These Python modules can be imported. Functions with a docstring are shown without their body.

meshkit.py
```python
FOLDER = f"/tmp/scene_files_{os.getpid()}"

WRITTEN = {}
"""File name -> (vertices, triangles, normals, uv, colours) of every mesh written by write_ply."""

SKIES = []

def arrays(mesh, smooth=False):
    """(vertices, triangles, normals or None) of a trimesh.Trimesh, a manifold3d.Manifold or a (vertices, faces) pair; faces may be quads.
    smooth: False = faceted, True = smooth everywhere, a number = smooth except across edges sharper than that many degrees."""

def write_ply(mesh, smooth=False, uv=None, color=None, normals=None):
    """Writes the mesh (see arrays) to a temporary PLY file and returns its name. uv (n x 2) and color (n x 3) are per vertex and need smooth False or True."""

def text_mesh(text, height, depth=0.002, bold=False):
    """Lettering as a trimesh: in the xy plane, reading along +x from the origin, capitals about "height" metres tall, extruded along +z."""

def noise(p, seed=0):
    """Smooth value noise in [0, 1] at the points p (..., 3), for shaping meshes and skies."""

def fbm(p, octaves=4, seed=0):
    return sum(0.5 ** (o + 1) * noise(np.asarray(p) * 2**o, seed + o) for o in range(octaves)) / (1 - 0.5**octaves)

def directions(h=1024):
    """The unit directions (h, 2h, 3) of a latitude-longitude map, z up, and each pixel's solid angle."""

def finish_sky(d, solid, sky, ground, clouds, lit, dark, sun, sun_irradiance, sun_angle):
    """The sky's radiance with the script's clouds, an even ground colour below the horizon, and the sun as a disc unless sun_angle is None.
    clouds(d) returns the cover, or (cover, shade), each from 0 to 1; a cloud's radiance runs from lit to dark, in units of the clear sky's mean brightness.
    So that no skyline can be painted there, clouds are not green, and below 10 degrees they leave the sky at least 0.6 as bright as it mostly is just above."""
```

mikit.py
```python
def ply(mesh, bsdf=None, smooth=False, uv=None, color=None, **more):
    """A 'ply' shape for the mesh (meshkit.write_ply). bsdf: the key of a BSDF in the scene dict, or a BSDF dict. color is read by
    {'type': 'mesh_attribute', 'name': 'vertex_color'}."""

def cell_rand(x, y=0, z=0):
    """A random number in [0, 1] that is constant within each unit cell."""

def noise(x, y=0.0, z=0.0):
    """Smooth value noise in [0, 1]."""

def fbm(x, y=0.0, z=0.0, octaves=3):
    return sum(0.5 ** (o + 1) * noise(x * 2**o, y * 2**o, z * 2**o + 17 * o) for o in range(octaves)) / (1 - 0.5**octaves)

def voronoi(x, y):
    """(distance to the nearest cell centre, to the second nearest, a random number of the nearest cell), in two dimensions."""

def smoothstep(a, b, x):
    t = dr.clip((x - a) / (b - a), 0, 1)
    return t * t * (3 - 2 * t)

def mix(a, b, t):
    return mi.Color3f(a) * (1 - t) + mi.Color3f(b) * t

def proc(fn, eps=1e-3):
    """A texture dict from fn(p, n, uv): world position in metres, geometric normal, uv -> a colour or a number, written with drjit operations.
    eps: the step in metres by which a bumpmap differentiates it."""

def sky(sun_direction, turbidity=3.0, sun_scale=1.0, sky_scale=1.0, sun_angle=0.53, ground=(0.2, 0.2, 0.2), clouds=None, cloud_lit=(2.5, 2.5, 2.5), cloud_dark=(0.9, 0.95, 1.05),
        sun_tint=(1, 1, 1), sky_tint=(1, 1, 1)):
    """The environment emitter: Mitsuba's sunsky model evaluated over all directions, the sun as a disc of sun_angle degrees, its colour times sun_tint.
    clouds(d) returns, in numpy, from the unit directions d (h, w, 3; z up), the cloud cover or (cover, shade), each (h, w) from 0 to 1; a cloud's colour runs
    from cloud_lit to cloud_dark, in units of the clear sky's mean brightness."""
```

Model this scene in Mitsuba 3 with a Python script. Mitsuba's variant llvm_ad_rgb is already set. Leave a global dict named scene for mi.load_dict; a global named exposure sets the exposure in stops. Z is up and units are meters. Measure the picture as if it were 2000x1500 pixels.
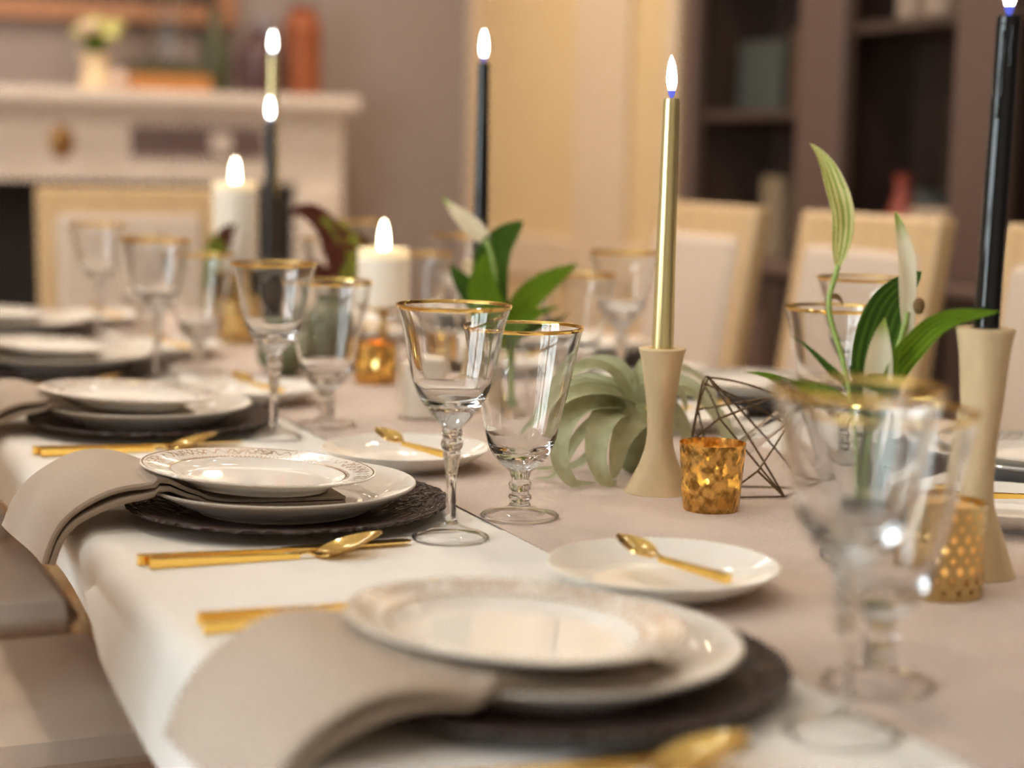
import math, random
import numpy as np
import trimesh
import manifold3d as m3
import drjit as dr
import mitsuba as mi
import mikit, meshkit
from mikit import noise, fbm, voronoi, smoothstep, mix, proc
from scipy.interpolate import CubicSpline

rng = np.random.default_rng(7)
random.seed(7)
T = mi.ScalarTransform4f
scene, labels = {}, {}
PI = math.pi

# ------------------------------------------------------------------ camera
PITCH, ROLL, YAW = math.radians(7.3), math.radians(1.15), math.radians(23.6)
EYE = np.array([0, 0, 1.117])
_h = np.array([math.sin(YAW), math.cos(YAW), 0]); _r = np.array([math.cos(YAW), -math.sin(YAW), 0]); _z = np.array([0, 0, 1.0])
FWD = _h * math.cos(PITCH) - _z * math.sin(PITCH)
_u = _h * math.sin(PITCH) + _z * math.cos(PITCH)
RT = _r * math.cos(ROLL) + _u * math.sin(ROLL)
UP = -_r * math.sin(ROLL) + _u * math.cos(ROLL)
_m = np.eye(4); _m[:3, 0], _m[:3, 1], _m[:3, 2], _m[:3, 3] = -RT, UP, FWD, EYE
scene['camera'] = {'type': 'thinlens', 'fov': math.degrees(2 * math.atan(1000 / 3450)), 'fov_axis': 'x', 'to_world': T(_m),
                   'aperture_radius': 0.0135, 'focus_distance': 1.80, 'near_clip': 0.02, 'far_clip': 60.0}
exposure = 0.0
# ------------------------------------------------------------------ light levels
WARM = np.array([1.0, 0.83, 0.66])
DOWNLIGHT = 360.0            # radiance of the recessed lamps
DAY = np.array([0.84, 0.96, 1.0]) * 8.2   # the daylit window panes
FLAME = np.array([1.0, 0.80, 0.50]) * 45.0

# ------------------------------------------------------------------ helpers
def rgb(*c):
    return {'type': 'rgb', 'value': [float(x) for x in c]}

def mat(name, d):
    scene[name] = d
    return name

def pr(color, rough=0.5, metal=0.0, spec=0.5, **k):
    c = color if isinstance(color, dict) else rgb(*color)
    d = {'type': 'principled', 'base_color': c, 'roughness': rough if isinstance(rough, dict) else float(rough), 'metallic': float(metal), 'specular': float(spec)}
    d.update({a: float(b) for a, b in k.items()})
    return d

def two(d):
    return {'type': 'twosided', 'bsdf': d}

def bump(d, fn, scale=1.0, eps=5e-4):
    return {'type': 'bumpmap', 'arbitrary': proc(fn, eps), 'scale': float(scale), 'bsdf': d}

def xf(x=0, y=0, z=0, rz=0.0, rx=0.0, ry=0.0, s=1.0):
    t = T().translate([float(x), float(y), float(z)]).rotate([0, 0, 1], float(rz))
    if ry: t = t.rotate([0, 1, 0], float(ry))
    if rx: t = t.rotate([1, 0, 0], float(rx))
    if s != 1.0: t = t.scale(float(s))
    return t

def numbered(key, parent=None):
    full = f'{parent}__{key}' if parent else key
    taken = lambda k: k in scene or k in labels or any(q.startswith(k + '__') for q in scene)
    if not taken(full): return full
    n = 1
    while taken(f'{full}_{n:03d}'): n += 1
    return f'{full}_{n:03d}'

def thing(name, label, cat, group=None):
    k = numbered(name)
    labels[k] = {'label': label, 'category': cat}
    if group: labels[k]['group'] = group
    return k

def add(name, shape, parent=None, to=None, label=None):
    k = numbered(name, parent)
    d = dict(shape)
    if to is not None: d['to_world'] = to
    scene[k] = d
    if label: labels[k] = {'label': label}
    return k

def one(name, shape, label, cat, group=None, to=None):
    k = add(name, shape, None, to)
    labels[k] = {'label': label, 'category': cat}
    if group: labels[k]['group'] = group
    return k

def struct(name, shape, label, to=None, parent=None):
    k = add(name, shape, parent, to)
    if parent is None: labels[k] = {'label': label, 'kind': 'structure'}
    elif label: labels[k] = {'label': label}
    return k

def grid(P, close=False, caps=False):
    """P (n, m, 3): rows joined into quads; close = each row is a ring."""
    P = np.asarray(P, float); n, m = P.shape[:2]
    i, j = np.meshgrid(np.arange(n - 1), np.arange(m if close else m - 1), indexing='ij')
    a, b = i * m + j, i * m + (j + 1) % m
    q = np.stack([a, b, b + m, a + m], -1).reshape(-1, 4)
    f = np.vstack([q[:, [0, 1, 2]], q[:, [0, 2, 3]]])
    v = P.reshape(-1, 3)
    if caps:
        for row, flip in ((0, True), (n - 1, False)):
            c = len(v); v = np.vstack([v, P[row].mean(0)])
            k = np.arange(m); r = row * m
            t = np.stack([r + k, r + (k + 1) % m, np.full(m, c)], 1)
            f = np.vstack([f, t[:, ::-1] if flip else t])
    return trimesh.Trimesh(v, f, process=False)

def lathe(prof, seg=64, wob=None):
    """(r, z) profile about the z axis; r = 0 at an end closes it. Order the profile so that it runs counter-clockwise from the bottom axis up the outside."""
    prof = np.asarray(prof, float)
    a = np.arange(seg) * 2 * PI / seg
    P = np.stack([prof[:, None, 0] * np.cos(a), prof[:, None, 0] * np.sin(a), np.repeat(prof[:, 1:2], seg, 1)], -1)
    m = grid(P, close=True)
    m.merge_vertices()
    m.update_faces(m.nondegenerate_faces()); m.remove_unreferenced_vertices()
    return m

def lathe_uv(prof, seg=96, disp=None):
    prof = np.asarray(prof, float)
    u = np.linspace(0, 1, seg + 1); a = u * 2 * PI
    P = np.stack([prof[:, None, 0] * np.cos(a), prof[:, None, 0] * np.sin(a), np.repeat(prof[:, 1:2], seg + 1, 1)], -1)
    if disp is not None: P[..., 2] += disp(prof[:, None, 0], a[None])
    s = np.r_[0, np.cumsum(np.hypot(*np.diff(prof, axis=0).T))]
    uv = np.stack([np.repeat(u[None], len(prof), 0), np.repeat((s / s[-1])[:, None], seg + 1, 1)], -1).reshape(-1, 2)
    return grid(P), uv

def curve(pts, n=40):
    pts = np.asarray(pts, float)
    s = np.r_[0, np.cumsum(np.linalg.norm(np.diff(pts, axis=0), axis=1))]; s /= s[-1]
    return CubicSpline(s, pts)(np.linspace(0, 1, n))

def smooth_prof(pts, n=60):
    return curve(pts, n)

def frames(p):
    t = np.gradient(p, axis=0); t /= np.linalg.norm(t, axis=1, keepdims=True)
    return t

def tube(p, r, sides=8, caps=True):
    p = np.asarray(p, float); t = frames(p)
    a = np.cross(t[0], [0, 0, 1.0]);
    if np.linalg.norm(a) < 1e-3: a = np.cross(t[0], [1.0, 0, 0])
    rows = []
    r = np.broadcast_to(r, (len(p),))
    ang = np.arange(sides) * 2 * PI / sides
    for k in range(len(p)):
        a = a - t[k] * (a @ t[k]); a /= np.linalg.norm(a)
        b = np.cross(t[k], a)
        rows.append(p[k] + r[k] * (np.cos(ang)[:, None] * a + np.sin(ang)[:, None] * b))
    return grid(np.array(rows), close=True, caps=caps)

def rod(a, b, r, sides=6):
    return tube(np.array([a, b], float), r, sides)

def box(x0, x1, y0, y1, z0, z1, bev=0.0):
    if bev <= 0:
        m = trimesh.creation.box([x1 - x0, y1 - y0, z1 - z0])
        m.apply_translation([(x0 + x1) / 2, (y0 + y1) / 2, (z0 + z1) / 2])
        return m
    c = []
    for x in (x0, x1):
        for y in (y0, y1):
            for z in (z0, z1):
                for k in range(3):
                    p = np.array([x, y, z], float); o = np.array([(x0 + x1) / 2, (y0 + y1) / 2, (z0 + z1) / 2])
                    d = np.sign(o - p) * bev; d[k] = 0
                    c.append(p + d)
    return trimesh.convex.convex_hull(np.array(c))

def cat(*ms):
    return trimesh.util.concatenate([m for m in ms])

def to_tri(man):
    g = man.to_mesh()
    return trimesh.Trimesh(g.vert_properties[:, :3], g.tri_verts, process=False)

def to_man(t):
    return m3.Manifold(m3.Mesh(np.asarray(t.vertices, np.float32), np.asarray(t.faces, np.uint32)))

# ------------------------------------------------------------------ materials
def weave(f, amp):
    return lambda p, n, uv: amp * (0.5 + 0.25 * dr.sin(p.x * f) * dr.cos(p.y * f * 0.9) + 0.35 * noise(p.x * 900, p.y * 240, p.z * 500) + 0.35 * noise(p.x * 260, p.y * 900, p.z * 500))

mat('m_cloth', two(bump(pr(proc(lambda p, n, uv: mix((0.67, 0.655, 0.625), (0.73, 0.715, 0.685), fbm(p.x * 7, p.y * 7, p.z * 7))), 0.85, spec=0.15, sheen=0.3), weave(2600, 0.00022))))
mat('m_runner', two(bump(pr(proc(lambda p, n, uv: mix((0.435, 0.355, 0.315), (0.525, 0.435, 0.385), smoothstep(0.25, 0.75, 0.6 * fbm(p.x * 9, p.y * 9, 0) + 0.4 * noise(p.x * 900, p.y * 900, 0)))), 0.8, spec=0.2, sheen=0.3),
     lambda p, n, uv: 0.0012 * fbm(p.x * 22, p.y * 15, 1.0) + 0.0002 * noise(p.x * 1400, p.y * 350, 0) + 0.0002 * noise(p.x * 350, p.y * 1400, 0))))
mat('m_napkin', two(bump(pr(proc(lambda p, n, uv: mix((0.325, 0.258, 0.204), (0.395, 0.318, 0.256), noise(p.x * 700, p.y * 700, p.z * 700) * 0.6 + 0.4 * fbm(p.x * 10, p.y * 10, p.z * 10))), 0.75, spec=0.2, sheen=0.4), weave(5200, 0.00018))))
mat('m_porcelain', two(pr((0.80, 0.775, 0.725), 0.04, spec=0.55)))
mat('m_gold', two(pr((0.98, 0.68, 0.22), 0.11, 1.0)))
mat('m_gold_hammered', two(pr((1.0, 0.68, 0.17), 0.16, 1.0)))
mat('m_gold_rim', two(pr((0.98, 0.66, 0.20), 0.07, 1.0)))
mat('m_glass', {'type': 'dielectric', 'int_ior': 1.5, 'ext_ior': 1.0})
mat('m_thin_glass', {'type': 'thindielectric', 'int_ior': 1.5, 'ext_ior': 1.0})
mat('m_charger', two(bump(pr((0.045, 0.028, 0.024), 0.06, 0.0, 1.0),
     lambda p, n, uv: 0.0050 * noise(uv.x * 170, uv.y * 75, 0) + 0.0022 * noise(uv.x * 200, uv.y * 44, 5.0), 1.0, 3e-4)))
def band(p, n, uv):
    rope = (uv.y < 0.15) & ((dr.sin(uv.x * 2 * PI * 130) > -0.2) | (uv.y < 0.05))
    a, b, _ = voronoi(uv.x * 110, uv.y * 3.6)
    filigree = (b - a < 0.16) & (dr.cos(uv.x * 2 * PI * 9) > -0.55) & (uv.y > 0.30) & (uv.y < 0.88)
    vine = dr.abs(uv.y - 0.60 - 0.16 * dr.sin(uv.x * 2 * PI * 45)) < 0.05
    return dr.select((uv.y > 0.94) | filigree | vine | rope, mi.Float(1.0), mi.Float(0.0))
mat('m_band', two({'type': 'blendbsdf', 'weight': proc(band), 'a_porcelain': pr((0.80, 0.775, 0.725), 0.04, spec=0.55), 'b_lustre': pr((0.50, 0.38, 0.27), 0.16, 0.9)}))
mat('m_wax_ivory', two(pr((0.95, 0.89, 0.77), 0.45, spec=0.3, flatness=0.5)))
mat('m_wax_rim', {'type': 'principledthin', 'base_color': rgb(.96, .88, .72), 'roughness': 0.5, 'diff_trans': 0.7, 'eta': 1.4})
mat('m_wax_black', two(pr((0.010, 0.011, 0.012), 0.07, spec=0.5)))
mat('m_wax_gold', two(pr((0.80, 0.68, 0.34), 0.27, 0.8)))
mat('m_wick', two(pr((0.05, 0.03, 0.02), 0.9)))
mat('m_pale_wood', two(bump(pr(proc(lambda p, n, uv: mix((0.47, 0.345, 0.195), (0.71, 0.555, 0.345), fbm(p.x * 60, p.y * 60, p.z * 9, 4))), 0.55, spec=0.25), lambda p, n, uv: 0.0003 * fbm(p.x * 400, p.y * 400, p.z * 60), 1.0)))
mat('m_dark_wood_turned', two(pr((0.03, 0.022, 0.018), 0.4)))
mat('m_brass', two(pr((0.62, 0.44, 0.19), 0.25, 1.0)))
mat('m_wire', two(pr((0.17, 0.12, 0.07), 0.38, 0.85)))
def amber(p, n, uv):
    return smoothstep(0.33, 0.50, fbm(p.x * 120, p.y * 120, p.z * 80, 4) + 0.10 * (noise(p.x * 300, p.y * 300, p.z * 300) - 0.5))
mat('m_mercury', {'type': 'blendbsdf', 'weight': proc(amber),
     'a_glow': {'type': 'principledthin', 'base_color': rgb(0.86, 0.50, 0.13), 'roughness': 0.35, 'diff_trans': 1.1, 'spec_trans': 0.3, 'eta': 1.4},
     'b_leaf': two(pr(proc(lambda p, n, uv: mix((0.30, 0.15, 0.035), (0.82, 0.50, 0.15), smoothstep(.25, .7, fbm(p.x * 170, p.y * 170, p.z * 120)))), 0.22, 0.95))})
mat('m_amber_glow', {'type': 'principledthin', 'base_color': rgb(0.90, 0.66, 0.32), 'roughness': 0.35, 'diff_trans': 0.9, 'spec_trans': 0.2, 'eta': 1.4})
mat('m_lattice', two(pr((0.56, 0.41, 0.18), 0.25, 1.0)))
def leafmat(a, b, veins, trans=0.7, rough=0.35):
    return {'type': 'principledthin', 'base_color': proc(lambda p, n, uv: mix(a, b, smoothstep(0.3, 0.75, 0.5 + 0.28 * dr.sin(uv.y * veins + 3 * noise(uv.x * 3, uv.y * 2, 0)) + 0.5 * (fbm(uv.x * 9, uv.y * 5, 0) - 0.5)))), 'roughness': rough, 'diff_trans': trans, 'eta': 1.4}
mat('m_leaf_dark', leafmat((0.035, 0.078, 0.014), (0.072, 0.145, 0.022), 34, 0.5, 0.3))
mat('m_leaf_bright', leafmat((0.095, 0.185, 0.014), (0.175, 0.29, 0.025), 30, 0.9, 0.35))
mat('m_spathe_green', leafmat((0.34, 0.43, 0.09), (0.78, 0.74, 0.38), 26, 0.9, 0.5))
mat('m_spathe_white', {'type': 'principledthin', 'base_color': proc(lambda p, n, uv: mix((0.80, 0.74, 0.56), (0.30, 0.40, 0.08), smoothstep(0.72, 0.98, uv.x))), 'roughness': 0.5, 'diff_trans': 0.9, 'eta': 1.4})
mat('m_stem', two(pr((0.27, 0.38, 0.09), 0.45)))
mat('m_spadix', two(pr((0.16, 0.09, 0.03), 0.9)))
mat('m_airplant', {'type': 'principledthin', 'base_color': proc(lambda p, n, uv: mix((0.30, 0.315, 0.17), (0.52, 0.525, 0.345), smoothstep(0.2, 0.8, 0.55 * uv.x + 0.5 * fbm(p.x * 60, p.y * 60, p.z * 60)))), 'roughness': 0.65, 'diff_trans': 0.5, 'eta': 1.35})
mat('m_burgundy', leafmat((0.045, 0.014, 0.012), (0.11, 0.035, 0.022), 20, 0.3, 0.3))
mat('m_olive_leaf', leafmat((0.12, 0.13, 0.02), (0.30, 0.32, 0.06), 20, 0.6, 0.35))
mat('m_olive_glaze', two(pr(proc(lambda p, n, uv: mix((0.085, 0.095, 0.05), (0.19, 0.20, 0.11), fbm(p.x * 30, p.y * 30, p.z * 30))), 0.35)))
mat('m_chair_wood', two(pr(proc(lambda p, n, uv: mix((0.52, 0.355, 0.185), (0.66, 0.47, 0.26), fbm(p.x * 40, p.y * 40, p.z * 6))), 0.4)))
mat('m_chair_fabric', two(bump(pr((0.62, 0.515, 0.43), 0.85, spec=0.15, sheen=0.3), weave(3000, 0.0003))))
mat('m_wall_gray', two(pr((0.285, 0.24, 0.225), 0.85, spec=0.2)))
mat('m_wall_white', two(pr((0.46, 0.40, 0.34), 0.85, spec=0.2)))
mat('m_ceiling', two(pr((0.80, 0.77, 0.72), 0.9, spec=0.1)))
mat('m_cream', two(pr((0.66, 0.49, 0.27), 0.6, spec=0.3)))
mat('m_cream_trim', two(pr((0.64, 0.505, 0.36), 0.5, spec=0.3)))
mat('m_dark_wood', two(pr(proc(lambda p, n, uv: mix((0.040, 0.024, 0.019), (0.075, 0.048, 0.038), fbm(p.x * 12, p.y * 12, p.z * 2))), 0.4)))
mat('m_stile', two(pr((0.115, 0.072, 0.058), 0.5)))
mat('m_marble', two(pr(proc(lambda p, n, uv: mix((0.76, 0.67, 0.59), (0.66, 0.57, 0.49), smoothstep(0.5, 0.8, fbm(p.x * 5 + 2 * fbm(p.x * 3, p.z * 3, 0), p.y * 5, p.z * 8, 4)))), 0.3)))
mat('m_firebox', two(pr((0.012, 0.010, 0.009), 0.8)))
mat('m_plaque', two(pr(proc(lambda p, n, uv: mix((0.11, 0.075, 0.075), (0.20, 0.145, 0.14), fbm(p.x * 30, 0, p.z * 30))), 0.35)))
mat('m_copper', two(pr((0.62, 0.33, 0.20), 0.35, 0.7)))
mat('m_mirror_dark', two(pr((0.05, 0.035, 0.028), 0.25)))
mat('m_bronze', two(pr((0.40, 0.22, 0.08), 0.35, 0.8)))
mat('m_floor', two(pr(proc(lambda p, n, uv: mix((0.20, 0.11, 0.05), (0.34, 0.20, 0.09), fbm(p.x * 30, p.y * 2, 0) * 0.6 + 0.4 * mikit.cell_rand(p.x / 0.12, 0, 1))), 0.4)))
mat('m_table_wood', two(pr((0.22, 0.13, 0.07), 0.5)))
mat('m_lamp_trim', two(pr((0.8, 0.78, 0.74), 0.5)))
for nm, c, ro, me in [('m_teal', (0.050, 0.060, 0.054), .6, 0), ('m_tan', (0.24, 0.185, 0.12), .6, 0), ('m_red', (0.36, 0.075, 0.05), .4, 0), ('m_slate', (0.075, 0.085, 0.08), .6, 0), ('m_brownbook', (0.085, 0.045, 0.02), .6, 0), ('m_blackbook', (0.018, 0.014, 0.012), .5, 0),
                      ('m_goldbox', (0.48, 0.27, 0.09), .35, .6), ('m_lid', (0.50, 0.38, 0.27), .5, 0), ('m_palebox', (0.34, 0.25, 0.19), .6, 0), ('m_plaster', (0.78, 0.62, 0.40), .7, 0), ('m_bookorange', (0.46, 0.20, 0.06), .5, 0),
                      ('m_greenglass', (0.075, 0.078, 0.04), .2, 0), ('m_plum', (0.075, 0.035, 0.04), .35, 0), ('m_rust', (0.42, 0.13, 0.045), .35, .3), ('m_lilac', (0.30, 0.26, 0.28), .5, 0), ('m_amberbook', (0.12, 0.055, 0.015), .4, 0), ('m_petal', (0.62, 0.60, 0.24), .7, 0), ('m_pinkpetal', (0.66, 0.50, 0.40), .7, 0)]:
    mat(nm, two(pr(c, ro, me)))
mat('m_spout', two(bump(pr((0.30, 0.085, 0.03), 0.35, 0.3), lambda p, n, uv: 0.004 * dr.abs(dr.sin(p.x * 120)) * dr.abs(dr.sin(p.z * 120)))))

def emit(c):
    return {'type': 'area', 'radiance': rgb(*c)}

# ------------------------------------------------------------------ room
XR, YB, XL, YF, ZC = 2.76, 6.8, -2.8, -2.6, 2.95
struct('floor', mikit.ply(box(XL, 3.2, YF, YB, -0.1, 0.0), 'm_floor'), 'brown wooden floor under the dining table')
struct('ceiling', mikit.ply(box(XL, 3.2, YF, YB, ZC, ZC + 0.1), 'm_ceiling'), 'plain white ceiling with recessed lamps')
struct('wall_back', mikit.ply(box(XL, XR + .02, YB, YB + 0.1, 0, ZC), 'm_wall_gray'), 'grey painted wall behind the fireplace')
struct('wall_left', mikit.ply(box(XL - 0.1, XL, YF, YB, 0, ZC), 'm_wall_white'), 'pale wall with the daylit windows')
struct('wall_front', mikit.ply(box(XL, 3.2, YF - 0.1, YF, 0, ZC), 'm_wall_white'), 'pale wall facing the fireplace')
w = struct('wall_right', mikit.ply(box(XR, XR + 0.1, 5.02, YB, 0, ZC), 'm_cream'), 'cream panelled wall between the grey wall and the bookcase')
def trim(name, y0, y1, z0, z1, t=0.022):
    add(name, mikit.ply(box(XR - t, XR, y0, y1, z0, z1, 0.008), 'm_cream_trim', 30), w)
trim('stile', 5.36, 5.76, 0.83, 2.6); trim('stile', 6.70, 6.80, 0.83, 2.6); trim('stile', 5.02, 5.10, 0.83, 2.6)
trim('rail', 5.02, 6.80, 0.665, 0.83, 0.026); trim('rail', 5.02, 6.80, 2.6, ZC, 0.024)
trim('stile', 5.36, 5.76, 0.14, 0.665); trim('stile', 6.70, 6.80, 0.14, 0.665)
struct('baseboard_right', mikit.ply(box(XR - 0.03, XR, 5.02, 6.78, 0, 0.14, 0.006), 'm_cream_trim', 30), 'cream baseboard below the panelled wall')
struct('baseboard_back', mikit.ply(box(2.16, XR - .03, YB - 0.025, YB, 0, 0.14, 0.006), 'm_cream_trim', 30), 'baseboard along the grey wall beside the fireplace')
struct('wall_side', mikit.ply(box(3.1, 3.2, YF, 5.02, 0, ZC), 'm_dark_wood'), 'wall behind the built-in bookcase')

# tall windows that let daylight in from the side of the room
for k, yc in enumerate((0.45, 1.87)):
    key = struct(f'window_{k+1}', mikit.ply(cat(*[box(XL, XL + 0.06, yc - .70, yc - .60, .30, 2.65), box(XL, XL + 0.06, yc + .60, yc + .70, .30, 2.65), box(XL, XL + 0.06, yc - .70, yc + .70, .20, .30), box(XL, XL + 0.06, yc - .70, yc + .70, 2.65, 2.75)]), 'm_lamp_trim'), 'tall white framed window full of pale daylight')
    pane = mikit.ply(trimesh.Trimesh([[XL + .02, yc - .6, .3], [XL + .02, yc + .6, .3], [XL + .02, yc + .6, 2.65], [XL + .02, yc - .6, 2.65]], [[0, 1, 2], [0, 2, 3]], process=False), {'type': 'diffuse', 'reflectance': rgb(.5, .5, .5)})
    pane['emitter'] = emit(DAY)
    add('pane', pane, key)
    add('muntin', mikit.ply(box(XL + .021, XL + .05, yc - .025, yc + .025, .3, 2.65), 'm_lamp_trim'), key)
    for z in (1.05, 1.85):
        add('muntin', mikit.ply(box(XL + .021, XL + .045, yc - .6, yc + .6, z - .02, z + .02), 'm_lamp_trim'), key)

# recessed ceiling lamps: three small lenses in each round frame
ring = mikit.ply(lathe([(.105, 0), (.125, 0), (.125, -.012), (.105, -.012), (.105, 0)], 40), 'm_lamp_trim', 30)
dmesh = lathe([(0, -.004), (.026, -.004)], 24)
LAMPS = [(x, y, p) for y, p in ((-.9, .62), (.6, .74), (2.0, .84), (3.3, 1.1)) for x in (.30, 1.75)] + [(x, y, p) for y, p in ((4.4, 1.5), (5.75, 2.1)) for x in (-1.0, .30, 1.60)] + [(2.3, 5.5, 1.4)]
for x, y, p in LAMPS:
    k = thing('ceiling_lamp', 'round recessed warm lamp in the ceiling', 'lamp', 'recessed ceiling lamps')
    add('trim_ring', ring, k, xf(x, y, ZC))
    for a in (0, 120, 240):
        d = mikit.ply(dmesh, {'type': 'diffuse', 'reflectance': rgb(.5, .5, .5)})
        d['emitter'] = emit(WARM * DOWNLIGHT * p)
        add('lens', d, k, xf(x + .058 * math.cos(math.radians(a + 20)), y + .058 * math.sin(math.radians(a + 20)), ZC))

# ------------------------------------------------------------------ fireplace
fp = thing('fireplace', 'white marble fireplace with fluted frieze and dark inlay plaques on the grey wall', 'fireplace')
FX0, FX1, FY = -0.03, 2.153, 6.5
add('mantel_shelf', mikit.ply(cat(box(FX0, FX1, 6.40, YB, 1.283, 1.331, .008), box(FX0 + .03, FX1 - .03, 6.43, YB, 1.262, 1.284, .006), box(FX0 + .05, FX1 - .05, 6.455, YB, 1.238, 1.263, .006)), 'm_marble', 30), fp)
add('frieze', mikit.ply(box(FX0 + .07, FX1 - .035, FY, YB, 1.003, 1.24, .004), 'm_marble', 30), fp)
add('jamb', mikit.ply(box(1.93, FX1 - .035, FY, YB, 0, 1.003, .004), 'm_marble', 30), fp)
add('jamb', mikit.ply(box(FX0 + .07, .19, FY, YB, 0, 1.003, .004), 'm_marble', 30), fp)
add('pilaster', mikit.ply(box(1.985, 2.085, FY - .02, FY, .12, .99, .006), 'm_marble', 30), fp)
add('pilaster', mikit.ply(box(.045, .145, FY - .02, FY, .12, .99, .006), 'm_marble', 30), fp)
for cx in (0.56, 1.556):
    pl = add('inlay_plaque', mikit.ply(box(cx - .25, cx + .25, FY - .012, FY, 1.095, 1.205, .005), 'm_plaque', 30), fp, None, 'dark mottled inlay plaque')
    add('rosette', mikit.ply(box(cx + .04, cx + .12, FY - .022, FY - .010, 1.11, 1.19, .02), 'm_marble', 30), pl)
m = trimesh.creation.icosphere(3, 1.0); m.apply_scale([.045, .018, .06])
add('medallion', mikit.ply(m, 'm_bronze', True), fp, xf(1.06, FY, 1.142), 'oval bronze medallion')
for x0 in (0.86, 1.15):
    for k in range(5):
        x = x0 + k * .028
        add('flute', mikit.ply(box(x - .009, x + .009, FY - .008, FY, 1.03, 1.225, .004), 'm_marble', 30), fp)
for k in range(8):
    x = 1.85 + k * .03
    add('flute', mikit.ply(box(x - .009, x + .009, FY - .008, FY, 1.03, 1.225, .004), 'm_marble', 30), fp)
add('firebox', mikit.ply(cat(box(.19, 1.93, 6.72, 6.79, 0, 1.003), box(.19, .21, 6.53, 6.72, 0, 1.003), box(1.91, 1.93, 6.53, 6.72, 0, 1.003), box(.21, 1.91, 6.53, 6.72, .98, 1.003), box(.21, 1.91, 6.53, 6.72, 0, .03)), 'm_firebox'), fp, None, 'black firebox opening')
add('hearth', mikit.ply(box(-.1, 2.2, 6.1, 6.5, 0, .04, .006), 'm_marble', 30), fp)
mr = thing('wall_mirror', 'dark wall mirror in a copper frame hung above the white mantel', 'mirror')
add('frame', mikit.ply(cat(box(.35, 1.772, 6.745, YB, 1.59, 1.665, .01), box(.35, .43, 6.745, YB, 1.665, 2.5, .01), box(1.692, 1.772, 6.745, YB, 1.665, 2.5, .01), box(.35, 1.772, 6.745, YB, 2.5, 2.58, .01)), 'm_copper', 30), mr)
add('glass', mikit.ply(box(.43, 1.692, 6.775, YB, 1.665, 2.5), 'm_mirror_dark'), mr)
MZ = 1.3315
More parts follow.
